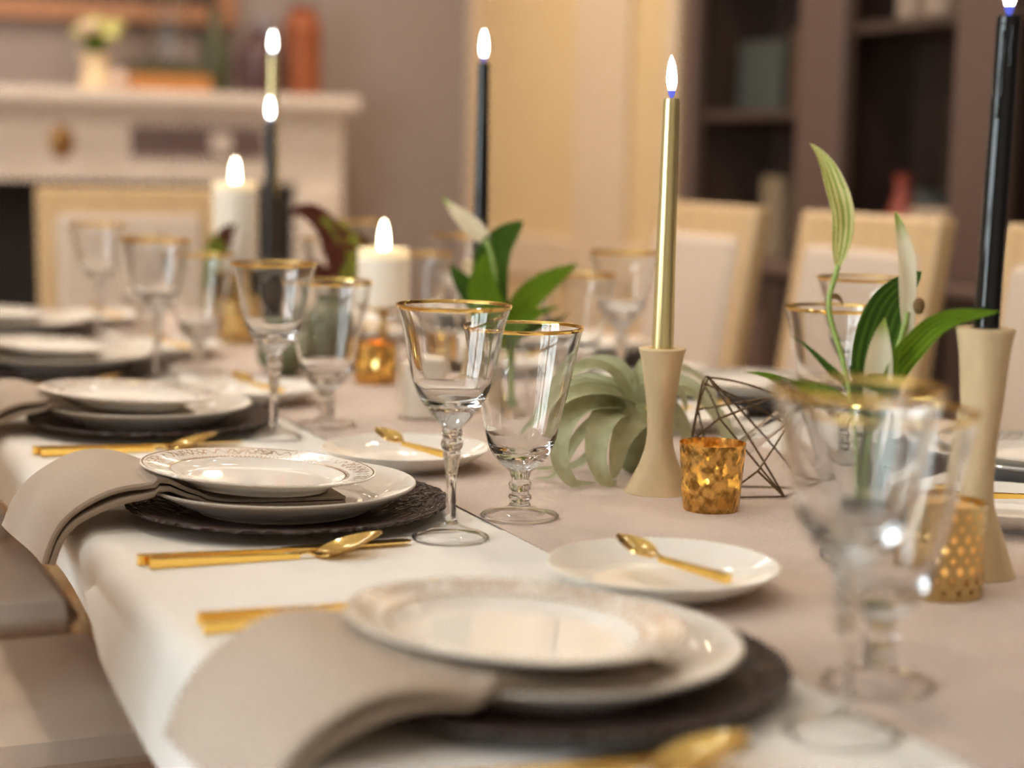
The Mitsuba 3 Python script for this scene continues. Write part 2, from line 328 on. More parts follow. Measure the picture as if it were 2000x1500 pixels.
# on the mantel
k = thing('flower_vase', 'cream plaster vase of yellow green flowers on the mantel', 'vase')
add('vessel', mikit.ply(lathe(smooth_prof([(.05, 0), (.058, .02), (.045, .07), (.052, .11), (.06, .13)], 20).tolist() + [(.05, .125), (0, .11)], 32), 'm_plaster', 40), k, xf(1.198, 6.58, MZ))
for i in range(9):
    a = i * 2.4; r = .02 + .065 * (i / 9)
    s = trimesh.creation.icosphere(2, .034); s.apply_scale([1.1, 1, .7])
    add('flower', mikit.ply(s, 'm_pinkpetal' if i % 4 == 3 else 'm_petal', True), k, xf(1.198 + r * math.cos(a), 6.58 + .6 * r * math.sin(a), MZ + .215 + .02 * math.sin(3 * a)))
for i in range(6):
    a = i * 1.05
    pts = curve([[0, 0, .10], [.02 * math.cos(a), .02 * math.sin(a), .15], [.05 * math.cos(a), .04 * math.sin(a), .195]], 8)
    add('stalk', mikit.ply(tube(pts, .012, 6), 'm_leaf_bright', True), k, xf(1.198, 6.58, MZ))
one('book', mikit.ply(box(1.30, 1.60, 6.47, 6.66, MZ, MZ + .06, .004), 'm_bookorange', 30), 'thick orange brown book lying flat on the mantel', 'book')
one('book', mikit.ply(box(1.32, 1.59, 6.48, 6.655, MZ + .0605, MZ + .10, .004), 'm_greenglass', 30), 'dark green book lying on the orange book on the mantel', 'book')
one('pebble_ornament', mikit.ply(trimesh.creation.icosphere(3, .036), 'm_pinkpetal', True), 'round pinkish ornament beside the orange book on the mantel', 'ornament', None, xf(1.262, 6.475, MZ + .036))
gp = [(.06, 0), (.068, .01), (.068, .22), (.055, .25), (.045, .29), (.06, .33), (.058, .33), (.043, .29), (.053, .25), (.065, .22), (.065, .012), (0, .01)]
one('glass_jar', mikit.ply(lathe([(0, 0)] + gp, 40), 'm_glass', 35), 'clear glass lidded jar standing on the books on the mantel', 'jar', None, xf(1.462, 6.56, MZ + .101))
one('green_bottle', mikit.ply(lathe([(0, 0), (.05, 0), (.055, .02), (.055, .20), (.025, .25), (.022, .32), (0, .32)], 32), 'm_greenglass', 40), 'tall olive green bottle on the mantel', 'bottle', None, xf(1.650, 6.62, MZ))
one('plum_jar', mikit.ply(lathe(smooth_prof([(.05, 0), (.08, .04), (.085, .12), (.06, .19), (.035, .215), (.04, .24)], 24).tolist() + [(0, .235)], 32), 'm_plum', 40), 'dark plum coloured jar between the green bottle and the rust vase on the mantel', 'jar', None, xf(1.795, 6.54, MZ))
one('lilac_vase', mikit.ply(lathe([(0, 0), (.035, 0), (.045, .05), (.04, .2), (.05, .29), (.04, .29), (0, .26)], 32), 'm_lilac', 40), 'slim grey lilac vase behind the plum jar on the mantel', 'vase', None, xf(1.87, 6.70, MZ))
one('rust_vase', mikit.ply(lathe(smooth_prof([(.06, 0), (.068, .05), (.07, .20), (.065, .28), (.05, .31), (.062, .335)], 30).tolist() + [(.05, .33), (0, .30)], 48), 'm_spout', 40), 'tall rust coloured textured vase at the end of the mantel', 'vase', None, xf(1.972, 6.56, MZ))

# ------------------------------------------------------------------ bookcase along the right hand wall
bc = thing('bookcase', 'dark brown built-in bookcase with open shelves behind the dining chairs', 'bookcase')
BX, BB = 2.76, 3.07
add('back_panel', mikit.ply(box(BB, 3.1, .5, 5.02, 0, ZC), 'm_dark_wood'), bc)
stiles = [(4.94, 5.02), (4.12, 4.34), (3.43, 3.63), (2.74, 2.94), (2.0, 2.2), (1.25, 1.45), (.5, .7)]
for y0, y1 in stiles:
    add('stile', mikit.ply(box(BX, BX + .045, y0, y1, .83, ZC, .005), 'm_stile', 30), bc)
    add('divider', mikit.ply(box(BX + .045, BB, (y0 + y1) / 2 - .02, (y0 + y1) / 2 + .02, .83, ZC), 'm_dark_wood'), bc)
bays = [(4.34, 4.94), (3.63, 4.12), (2.94, 3.43), (2.2, 2.74), (1.45, 2.0), (.7, 1.25)]
for i, (y0, y1) in enumerate(bays):
    for z in ((1.245, 1.70, 2.2) if i == 0 else (1.47, 1.95, 2.4)):
        add('shelf', mikit.ply(box(BX + .03, BB, y0 - .09, y1 + .09, z, z + .028), 'm_dark_wood'), bc)
    b = add('cabinet_door', mikit.ply(box(BX - .075, BX - .055, y0 - .08, y1 + .08, .14, .77, .006), 'm_dark_wood', 30), bc)
    add('panel', mikit.ply(box(BX - .082, BX - .075, y0 + .0, y1 - .0, .22, .69, .005), 'm_stile', 30), b)
add('base_cabinet', mikit.ply(box(BX - .055, BB, .5, 5.02, .0, .80), 'm_dark_wood'), bc)
add('counter', mikit.ply(box(BX - .09, BB, .5, 5.02, .80, .83, .006), 'm_stile', 30), bc)
def bbox_item(name, mt, y0, y1, z0, z1, x0, lab, catg, depth=.16):
    return one(name, mikit.ply(box(x0, min(x0 + depth, BB - .004), y0, y1, z0, z1, .004), mt, 30), lab, catg)
C = .8305
bbox_item('storage_box', 'm_teal', 4.65, 4.907, 1.2735, 1.49, 2.90, 'grey teal box on the upper shelf of the bookcase bay beside the cream wall', 'box')
bbox_item('book', 'm_tan', 4.62, 4.74, C, 1.075, 2.90, 'tall tan book standing on the bookcase counter near the second stile', 'book')
for i, (y, hgt, mt) in enumerate([(4.43, .30, 'm_blackbook'), (4.47, .27, 'm_brownbook'), (4.51, .29, 'm_blackbook'), (4.55, .25, 'm_amberbook')]):
    one('book', mikit.ply(box(2.92, 3.05, y, y + .036, C, C + hgt, .003), mt, 30), ['black spined book next to the tan book on the bookcase counter', 'brown book between two black books on the bookcase counter', 'black book against the brown book on the bookcase counter', 'amber brown book touching the tan book on the bookcase counter'][i], 'book', 'books on the bookcase counter')
one('red_vase', mikit.ply(lathe(smooth_prof([(.03, 0), (.052, .04), (.05, .10), (.03, .15), (.02, .19), (.028, .215)], 24).tolist() + [(0, .21)], 32), 'm_red', 40), 'small red vase on the bookcase counter behind the second chair', 'vase', None, xf(2.93, 4.21 - .16, C + .0) @ T().scale([1, 1, 1.22]))
bbox_item('book', 'm_slate', 3.945, 3.99, C, 1.05, 2.92, 'slate blue book standing beside the red vase in the bookcase', 'book', .13)
bbox_item('book', 'm_slate', 3.895, 3.94, C, 1.03, 2.92, 'slate grey book between the slate blue book and the gold box in the bookcase', 'book', .13)
gb = thing('gold_box', 'gold brown box with a pale lid on the bookcase counter', 'box')
add('body', mikit.ply(box(2.83, 2.99, 3.70, 3.875, C, .97, .004), 'm_goldbox', 30), gb)
add('lid', mikit.ply(box(2.825, 2.995, 3.695, 3.88, .97, 1.005, .006), 'm_lid', 30), gb)
for i, (y, r, hh) in enumerate([(4.04, .045, .20), (3.91, .05, .24), (3.77, .045, .18)]):
    one('pale_jar', mikit.ply(lathe([(0, 0), (r, 0), (r, hh * .8), (r * .6, hh), (0, hh)], 28), 'm_palebox', 40), ['pale jar farthest along the upper shelf of the middle bookcase bay', 'largest pale jar on the upper shelf of the middle bookcase bay', 'short pale jar beside the large one on the upper bookcase shelf'][i], 'jar', 'pale jars on the upper bookcase shelf', xf(2.93, y, 1.4985))
for i, (y, mt) in enumerate([(4.60, 'm_brownbook'), (4.555, 'm_amberbook'), (4.51, 'm_brownbook'), (4.465, 'm_blackbook')]):
    one('book', mikit.ply(box(2.91, 3.05, y - .018, y + .018, 1.2735, 1.2735 + .24 - .02 * i, .003), mt, 30), ['dark brown book touching the teal box on the upper bookcase shelf', 'amber book second from the teal box on the upper bookcase shelf', 'brown book third from the teal box on the upper bookcase shelf', 'black book fourth from the teal box on the upper bookcase shelf'][i], 'book', 'dark books beside the teal box')
for i, (y, mt, hh) in enumerate([(3.30, 'm_brownbook', .27), (3.255, 'm_amberbook', .25), (3.21, 'm_rust', .28), (3.165, 'm_brownbook', .24)]):
    one('book', mikit.ply(box(2.90, 3.05, y - .02, y + .02, C, C + hh, .003), mt, 30), ['brown book nearest the stile in the bay behind the black taper', 'amber book second in the row of the bay behind the black taper', 'rust red book in the row of the bay behind the black taper', 'brown book beyond the rust red one behind the black taper'][i], 'book', 'books in the bay behind the black taper')

# ------------------------------------------------------------------ chairs
def chair_parts():
    out = []
    W, H = .235, .0
    out.append(('seat', cat(box(-.235, .235, -.235, .225, .43, .478, .02)), 'm_chair_fabric'))
    out.append(('apron', cat(box(-.23, .23, -.23, .22, .375, .43, .005)), 'm_chair_wood'))
    for sx in (-1, 1):
        out.append(('leg', box(sx * .205 - .02, sx * .205 + .02, -.225, -.185, 0, .376, .004), 'm_chair_wood'))
        out.append(('leg', box(sx * .205 - .02, sx * .205 + .02, .185, .225, 0, .376, .004), 'm_chair_wood'))
    def lean(m):
        v = m.vertices.copy(); v[:, 1] += np.clip(v[:, 2] - .45, 0, None) * .16; m.vertices = v; return m
    fr = cat(box(-.235, -.185, .205, .25, .40, 1.02, .008), box(.185, .235, .205, .25, .40, 1.02, .008), box(-.19, .19, .205, .25, .945, 1.02, .008), box(-.19, .19, .205, .25, .52, .57, .008))
    out.append(('back_frame', lean(fr), 'm_chair_wood'))
    cu = box(-.19, .19, .192, .252, .56, .955, .016)
    out.append(('back_cushion', lean(cu), 'm_chair_fabric'))
    return [(n, mikit.ply(m, mt, 30)) for n, m, mt in out]
CH = chair_parts()
def chair(x, y, rz, lab, group=None):
    k = thing('dining_chair', lab, 'chair', group)
    for n, p in CH: add(n, p, k, xf(x, y, 0, rz))
chair(.925, 4.32, 0, 'cream upholstered chair with pale wood frame at the head of the table before the fireplace')
for i, (y, lab) in enumerate([(3.575, 'cream chair by the cream panelled wall, farthest of the row on the bookcase side'), (2.925, 'cream chair behind the peace lily flowers on the bookcase side'), (2.275, 'cream chair behind the black taper candle on the bookcase side'), (1.63, 'cream chair next to the chair behind the black taper, bookcase side')]):
    chair(1.735, y, -90, lab, 'chairs on the bookcase side')
for y, lab in [(1.495, 'cream chair drawn up to the second setting on the napkin side'), (2.11, 'cream chair whose seat shows below the napkin on the near table edge'), (2.72, 'cream chair tucked beside the third place setting on the napkin side'), (3.33, 'cream chair tucked beside the fourth place setting on the napkin side')]:
    chair(.19, y, 90, lab, 'chairs on the napkin side')

# ------------------------------------------------------------------ table and linen
TX0, TX1, TY0, TY1, TZ = .291, 1.595, -.6, 3.98, .75
tb = thing('dining_table', 'long banquet table hidden under white cloths', 'table')
add('tabletop', mikit.ply(box(TX0 + .01, TX1 - .01, TY0 + .01, TY1 - .01, .715, .7475, .008), 'm_table_wood', 30), tb)
for x in (.45, 1.43):
    for y in (-.4, 1.7, 3.8):
        add('leg', mikit.ply(box(x - .025, x + .025, y - .025, y + .025, 0, .7155), 'm_table_wood'), tb)

def cloth(y0, y1, ztop, off, drop, spread, seed, corner):
    """A cloth over the long table: across x it hangs down both sides; ends hang at y0 / y1 where asked. Solid, 1.2 mm thick."""
    ny, rr = 220, (.022 if spread is None else .024)
    ys = np.linspace(y0, y1, ny)
    rows = []
    for y in ys:
        side = []
        hang = drop + .006 * math.sin(y * 5.1 + seed) + .003 * math.sin(y * 13 + seed)
        if corner and y > corner[0]:
            t = (y - corner[0]) / (corner[1] - corner[0])
            hang = hang * (1 - t ** 2.2) + .03 * t ** 2.2
        flare = .004 * math.sin(y * 9) - .008 + (0 if spread is None else .010 + spread * min(1, max(0, (1.62 - y) / .16)))
        prof = []
        for a in np.linspace(0, 1, 10):
            prof.append((-off - flare * (1 - a), -hang * (1 - a) - rr * a))
        for a in np.linspace(0, PI / 2, 9)[1:]:
            prof.append((-off + rr * (1 - math.cos(a)), -rr + rr * math.sin(a)))
        left = [(TX0 + dx, ztop + dz) for dx, dz in prof]
        mid = [(x, ztop + .0001) for x in np.linspace(TX0 + rr + .01, TX1 - rr - .01, 40)]
        right = [(TX1 - dx, ztop + dz) for dx, dz in prof][::-1]
        rows.append([(x, y, z) for x, z in left + mid + right])
    P = np.array(rows)
    P[..., 2] += np.where(np.abs(P[..., 2] - ztop) < 2e-4, .0003 * (meshkit.fbm(np.stack([P[..., 0] * 9, P[..., 1] * 6, P[..., 0] * 0 + seed], -1), 3) - .5), 0)
    m = grid(P)
    n = m.vertex_normals.reshape(P.shape)
    if n[0, len(P[0]) // 2, 2] < 0: n = -n
    Q = P - n * .0012
    ring_ = np.concatenate([P, Q[:, ::-1]], 1)
    return grid(ring_, close=True, caps=False)

one('tablecloth', mikit.ply(cloth(1.40, TY1 + .002, .7500, .004, .080, None, 1.0, None), 'm_cloth', 50), 'far white tablecloth under the napkin and plates, passing below the overlapping cloth', 'tablecloth')
one('tablecloth', mikit.ply(cloth(TY0, 1.575, .7514, .0085, .092, .014, 2.4, (1.12, 1.575)), 'm_cloth', 50), 'white tablecloth at the camera end with its edge overlapping the far cloth', 'tablecloth')
RX0, RX1 = .682, 1.205
def runner_mesh():
    ys, xs = np.linspace(TY0 + .01, TY1 - .01, 300), np.linspace(RX0, RX1, 48)
    X, Y = np.meshgrid(xs, ys)
    X = X + .004 * (meshkit.fbm(np.stack([Y * 2.2, X * 0, X * 0], -1), 3) - .5)
    Z = .7525 + .0012 * np.clip(meshkit.fbm(np.stack([X * 14, Y * 9, X * 0], -1), 3) - .45, 0, 1)
    Z = np.where((X < RX0 + .006) | (X > RX1 - .006), .7524, Z)
    P = np.stack([X, Y, Z], -1)
    Q = P.copy(); Q[..., 2] = .7518
    return grid(np.concatenate([P, Q[:, ::-1]], 1), close=True)
one('table_runner', mikit.ply(runner_mesh(), 'm_runner', 50), 'taupe linen runner along the middle of the table', 'table runner')
Z0 = .7530      # what stands on the runner
ZT = .7516      # what stands on the white cloth

# ------------------------------------------------------------------ crockery
def disp(r, a):
    rr = np.clip((r - .095) / .06, 0, 1)
    return rr * .0024 * (meshkit.noise(np.stack([np.cos(a) * 30 + 0 * r, np.sin(a) * 30 + 0 * r, r * 260 + 0 * a], -1)) - .5)
cp = [(.0, .0045), (.085, .0045), (.095, .0058)] + [(.095 + .0675 * t, .0058 + .0100 * t ** 1.3) for t in np.linspace(.06, 1, 22)] + [(.1645, .0158), (.1652, .0146), (.1640, .0126), (.150, .0092), (.112, .0026), (.092, .0), (0, .0)]
cm, cuv = lathe_uv(cp[::-1], 220, disp)
CHARGER = mikit.ply(cm, 'm_charger', True, uv=cuv)
DINNER = mikit.ply(lathe([(0, .003), (.078, .003), (.082, 0), (.088, 0), (.091, .004), (.105, .0085), (.120, .0165), (.1338, .0235), (.1352, .0248), (.1355, .0264), (.1345, .0275), (.1330, .0272), (.118, .0205), (.108, .0175), (.099, .0125), (.091, .0085), (.080, .0070), (0, .0068)], 128), 'm_porcelain', 40)
SALAD = mikit.ply(lathe([(0, .003), (.062, .003), (.066, 0), (.071, 0), (.074, .004), (.085, .0085), (.100, .0125), (.1165, .0170), (.1182, .0180), (.1182, .0192), (.1170, .0198), (.100, .0163), (.088, .0140), (.083, .0115), (.076, .0080), (.066, .0068), (0, .0066)], 128), 'm_porcelain', 40)
bm, buv = lathe_uv([(.0875, .01412), (.100, .01645), (.1168, .01995)], 192)
BAND = mikit.ply(bm, 'm_band', True, uv=buv)
BREAD = mikit.ply(lathe([(0, .003), (.050, .003), (.053, 0), (.057, 0), (.060, .004), (.075, .0085), (.090, .0160), (.0985, .0222), (.0996, .0235), (.0996, .0245), (.0985, .0250), (.0965, .0245), (.085, .0175), (.070, .0105), (.058, .0080), (0, .0070)], 96), 'm_porcelain', 40)

# ------------------------------------------------------------------ glasses
WINE_OUT = smooth_prof([(.0130, .1122), (.0200, .1200), (.0303, .1345), (.0369, .1490), (.0420, .1686), (.0465, .1955), (.0550, .2255)], 46)
def wine_stem(top_in):
    st = smooth_prof([(.0075, .0155), (.0056, .0190), (.0050, .0260), (.0047, .0430), (.0053, .0610), (.0077, .0770), (.0087, .0835)], 26).tolist()
    return st + [(.0078, .0865), (.0097, .0885), (.0110, .0928), (.0100, .0965), (.0080, .0986), (.0097, .1004), (.0109, .1035), (.0096, .1064), (.0092, .1085)]
def inner(out, t):
    out = np.asarray(out); tt = frames(out); n = np.stack([-tt[:, 1], tt[:, 0]], 1)
    q = out + n * np.asarray(t)[:, None]
    return q
def goblet(stem, out, floor_z, seg):
    """Stem and bowl as one closed solid; the wall is 1.3 mm thick at the rim."""
    t = np.interp(out[:, 1], [floor_z - .01, floor_z + .004, floor_z + .02, out[-1, 1]], [.006, .0040, .0018, .0013])
    q = inner(out, t)
    a = q[q[:, 1] > floor_z + .0045][::-1].tolist()
    last = a[-1]
    prof = [(0, stem[0][1])] + stem + out.tolist() + [tuple((out[-1] + q[-1]) / 2 + np.array([0, .0006]))] + a + [(last[0] * .80, floor_z + .0019), (last[0] * .5, floor_z + .0005), (0, floor_z)]
    return lathe(prof, seg)
def rim_band(out, seg):
    o = out[-1]; d = out[-1] - out[-3]; d = d / np.linalg.norm(d)
    n = np.array([d[1], -d[0]])
    b = o - d * .0026
    return lathe([tuple(b + n * .00025), tuple(o + n * .00025), tuple(o + d * .0010 + n * -.0001), tuple(o + d * .0010 - n * .0013), tuple(o - n * .0017), tuple(b - n * .0017), tuple(b + n * .00025)], seg)
WATER_OUT = smooth_prof([(.0110, .0475), (.0170, .0520), (.0235, .0585), (.0290, .0655), (.0330, .0735), (.0362, .0840), (.0402, .1010), (.0464, .1290), (.0533, .1620), (.0572, .1810), (.0607, .1950)], 46)
WATER_STEM = [(.0116, .0125), (.0100, .0145), (.0098, .0165), (.0114, .0185), (.0121, .0205), (.0113, .0228), (.0090, .0243), (.0090, .0272), (.0113, .0296), (.0122, .0328), (.0113, .0358), (.0090, .0380), (.0091, .0410), (.0103, .0440)]
FOOT = {'wine': [(.0075, .0155), (.0105, .0130), (.020, .0100), (.030, .0066), (.0365, .0038), (.0387, .0020), (.0382, .0008), (.0365, .0004)],
        'water': [(.0116, .0125), (.0180, .0088), (.030, .0060), (.0395, .0034), (.0425, .0019), (.0420, .0008), (.0400, .0004)]}
KINDS = {}
for nm, stem, out, fz in (('wine', wine_stem(0), WINE_OUT, .1320), ('water', WATER_STEM, WATER_OUT, .0685)):
    f = FOOT[nm]; e = f[-4]
    edge = lathe([(e[0] - .0032, .0004), (e[0] - .0008, .0003), (e[0] + .0006, .0011), (e[0] + .0009, .0020), (e[0] + .0002, .0031), (e[0] - .0016, .0038), (e[0] - .0034, .0034), (e[0] - .0040, .0018), (e[0] - .0032, .0004)], 96)
    KINDS[nm] = dict(bowl=mikit.ply(goblet(stem, out, fz, 96), 'm_glass', 35), foot=mikit.ply(lathe([p for p in f if p[0] < e[0] - .003][::-1], 96), 'm_thin_glass', 50), edge=mikit.ply(edge, 'm_glass', 60), rim=mikit.ply(rim_band(out, 96), 'm_gold_rim', 40))
def glass(kind, x, y, z, lab, group):
    k = thing('wine_glass' if kind == 'wine' else 'water_goblet', lab, 'glass', group)
    g = KINDS[kind]
    t = xf(x, y, z)
    add('bowl', g['bowl'], k, t); f = add('foot', g['foot'], k, t); add('edge', g['edge'], f, t)
    add('gold_rim', g['rim'], k, t, 'gold rim')

# ------------------------------------------------------------------ cutlery
def bar(xs, hw, hh, zc, yc=None, caps=True, bev=.25):
    rows = []
    for i, x in enumerate(xs):
        w_, h_, z_ = hw[i], hh[i], zc[i]; y_ = 0 if yc is None else yc[i]; b = bev * min(w_, h_)
        rows.append([(x, y_ + a, z_ + c) for a, c in [(-w_ + b, -h_), (w_ - b, -h_), (w_, -h_ + b), (w_, h_ - b), (w_ - b, h_), (-w_ + b, h_), (-w_, h_ - b), (-w_, -h_ + b)]])
    return grid(np.array(rows), close=True, caps=True)
def handle(L=.13, w0=.0050, w1=.0028):
    n = 46
    xs = np.linspace(0, L, n); w_ = np.linspace(w0, w1, n); rows = []
    r_ = np.random.default_rng(int(L * 1e4))
    for i in range(n):
        a, c, b = w_[i], w_[i] * .93, w_[i] * .16
        pts = [(-a + b, -c), (0, -c), (a - b, -c), (a, -c + b), (a, 0), (a, c - b), (a - b, c), (a * .33, c), (-a * .33, c), (-a + b, c), (-a, c - b), (-a, 0), (-a, -c + b)]
        jx = r_.uniform(-.0008, .0008, len(pts)); jn = r_.uniform(-.00045, .0, len(pts))
        if i in (0, n - 1): jx *= 0; jn *= 0
        rows.append([(xs[i] + jx[q], p[0], max(0, p[1] + c + .0001 + (jn[q] if p[1] > 0 else 0))) for q, p in enumerate(pts)])
    return grid(np.array(rows), close=True, caps=True)
def spoon_bowl(x0, L, W, lift, neck):
    rows = []
    for t in np.r_[np.linspace(-neck, 0, 8)[:-1] / L, np.linspace(0, 1, 26)]:
        x = x0 + t * L
        if t < 0:
            w_ = .0027; s = (t * L + neck) / neck
            z = .0025 + .0035 * math.sin(s * PI) ; dep = 0; th = .0013
        else:
            w_ = max(.0027 * (1 - t), W * (math.sin(PI * min(1, t ** .75)) ** .62)); w_ = max(w_, .0006)
            z = .0030 + lift * t ** 1.6; dep = .0075 * math.sin(PI * t) * (w_ / W); th = .0011
        ring = []
        for a in np.linspace(-1, 1, 9): ring.append((x, a * w_, z + .004 * (t > 0) * math.sin(PI * min(1, max(0, t))) - dep * (1 - a * a)))
        for a in np.linspace(1, -1, 9): ring.append((x, a * w_ * 1.01, z + .004 * (t > 0) * math.sin(PI * min(1, max(0, t))) - dep * (1 - a * a) - th))
        rows.append(ring)
    m = grid(np.array(rows), close=True, caps=True)
    m.vertices[:, 2] -= min(0, m.vertices[:, 2].min() - .0002)
    return m
SPOON = [('handle', mikit.ply(handle(.135), 'm_gold_hammered', False)), ('bowl', mikit.ply(spoon_bowl(.150, .064, .0205, .018, .017), 'm_gold', 50))]
xs = np.r_[np.linspace(.132, .155, 6), np.linspace(.16, .25, 14), .256, .259]
hw = np.r_[np.linspace(.0030, .0075, 6), np.linspace(.0088, .0075, 14), .005, .0015]
KNIFE = [('handle', mikit.ply(handle(.134), 'm_gold_hammered', False)), ('blade', mikit.ply(bar(xs, hw, np.linspace(.0018, .0006, len(xs)), np.full(len(xs), .0040)), 'm_gold', 30))]
def fork_head():
    xs = np.linspace(.128, .166, 10)
    base = bar(xs, np.interp(xs, [.128, .145, .160, .166], [.0026, .0026, .0105, .0112]), np.full(10, .0011), np.interp(xs, [.128, .145, .166], [.0028, .0040, .0045]))
    ts = []
    for k in range(4):
        y = -.0090 + .006 * k
        x2 = np.linspace(.165, .205, 8)
        ts.append(bar(x2, np.linspace(.0018, .0008, 8), np.full(8, .0010), .0045 + .012 * ((x2 - .165) / .04) ** 1.6, np.full(8, y)))
    return cat(base, *ts)
FORK = [('handle', mikit.ply(handle(.130), 'm_gold_hammered', False)), ('head', mikit.ply(fork_head(), 'm_gold', 40))]
SMALL = [('handle', mikit.ply(handle(.080, .0040, .0026), 'm_gold_hammered', False)), ('bowl', mikit.ply(spoon_bowl(.088, .046, .0145, .010, .010), 'm_gold', 50))]
def cutlery(kind, parts, x, y, z, rz, lab, group, ry=0.0):
    k = thing(kind, lab, kind.split('_')[-1], group)
    t = xf(x, y, z, rz, 0, ry)
    for n, p in parts: add(n, p, k, t)

# ------------------------------------------------------------------ napkins
def napkin_mesh(ox=0.0, oy=0.0, skew=.052):
    """Local frame: origin on the cloth at the salad plate's y; x as in the room. (ox, oy): where the plates stand from there."""
    from scipy.ndimage import gaussian_filter1d
    N = 90
    path = curve([(.545, .0215), (.50, .0215), (.46, .0220), (.43, .0230), (.402, .0270), (.380, .0340), (.358, .0405), (.338, .0425), (.315, .0390), (.293, .0285), (.273, .0140), (.2585, -.0090), (.2510, -.0350)], N)
    t = frames(path); n = np.stack([t[:, 1], -t[:, 0]], 1)
    s = np.linspace(0, 1, N)
    def below(x, y):
        r = np.hypot(x - .498 - ox, y - .002 - oy)
        return np.where(r < .1380, .0076 + np.interp(r, [0, .091, .099, .105, .108, .118, .133, .1380], [.0070, .0085, .0125, .0158, .0175, .0205, .0274, .0276]), -.1)
    def above(x, y):
        r = np.hypot(x - .471 - ox, y - oy)
        return np.where(r < .1195, .0302 + np.interp(r, [0, .060, .064, .073, .076, .085, .100, .1165, .1195], [.003, .003, 0, 0, .004, .0085, .0125, .0170, .018]) - (x - .471 - ox) * math.tan(math.radians(2.6)), 9.0)
    C, H = [], []
    for k in range(N):
        W = .082 + .014 * s[k]
        th = .0034 + .0026 * min(1, max(0, (s[k] - .38) / .2))
        gap = .0008 + .0052 * math.exp(-((s[k] - .70) / .15) ** 2)
        low = lambda y: gap * np.clip((W - y) / (2 * W), 0, 1) ** .6
        yl = -W - .006 * s[k]
        ysl = np.linspace(yl, W - .004, 22)
        cs = [(y, -low(y) * .5 - th) for y in ysl[::-1]]
        cs += [(yl - .0012, -gap * .5 - th * .6), (yl - .0006, -gap * .5 - th * .12)]
        cs += [(y, -low(y) * .5) for y in ysl] + [(W - .003, 0)] + [(y, low(y) * .5 + .0002) for y in ysl[::-1]]
        cs += [(yl - .0006, gap * .5 + th * .15), (yl - .0016, gap * .5 + th * .6)]
        cs += [(y, low(y) * .5 + th) for y in ysl]
        cs += [(W - .004 + .004 * math.cos(a), math.sin(a) * (th + .0002)) for a in np.linspace(PI / 2, -PI / 2, 7)[1:-1]]
        C.append(cs); H.append((gap * .5 + th + .0014, W))
    C = np.array(C); half = np.array(H)[:, :1]; W = np.array(H)[:, 1:]
    Y = C[..., 0] + (.030 + skew * s)[:, None]
    X = path[:, :1] + n[:, :1] * C[..., 1] - .006 * s[:, None] * np.sin(C[..., 0] / W * 1.5)
    wave = .0045 * (C[..., 0] / W) * np.exp(-((s - .66) / .16) ** 2)[:, None] + .0016 * np.cos(C[..., 0] / W * 2.6) * np.exp(-((s - .74) / .16) ** 2)[:, None]
    base = path[:, 1:] + wave
    for _ in range(4):
        lo = np.maximum.reduce([below(X + d, Y) for d in (-.004, 0, .004)]) + half
        hi = np.minimum.reduce([above(X + d, Y) for d in (-.004, 0, .004)]) - half
        base = np.clip(base, np.minimum(lo, hi), hi)
        base = np.maximum(base, np.minimum(lo, np.where(hi > 5, lo, hi)))
        base = gaussian_filter1d(base, 1.2, axis=0, mode='nearest')
    base = np.clip(base, lo, np.maximum(hi, lo))
    return grid(np.stack([X, Y, base + n[:, 1:] * C[..., 1]], -1), close=True, caps=True)
NAPKIN = mikit.ply(napkin_mesh(-.002, 0), 'm_napkin', 40)
NAPKIN_FRONT = mikit.ply(napkin_mesh(-.004, .042, -.008), 'm_napkin', 40)

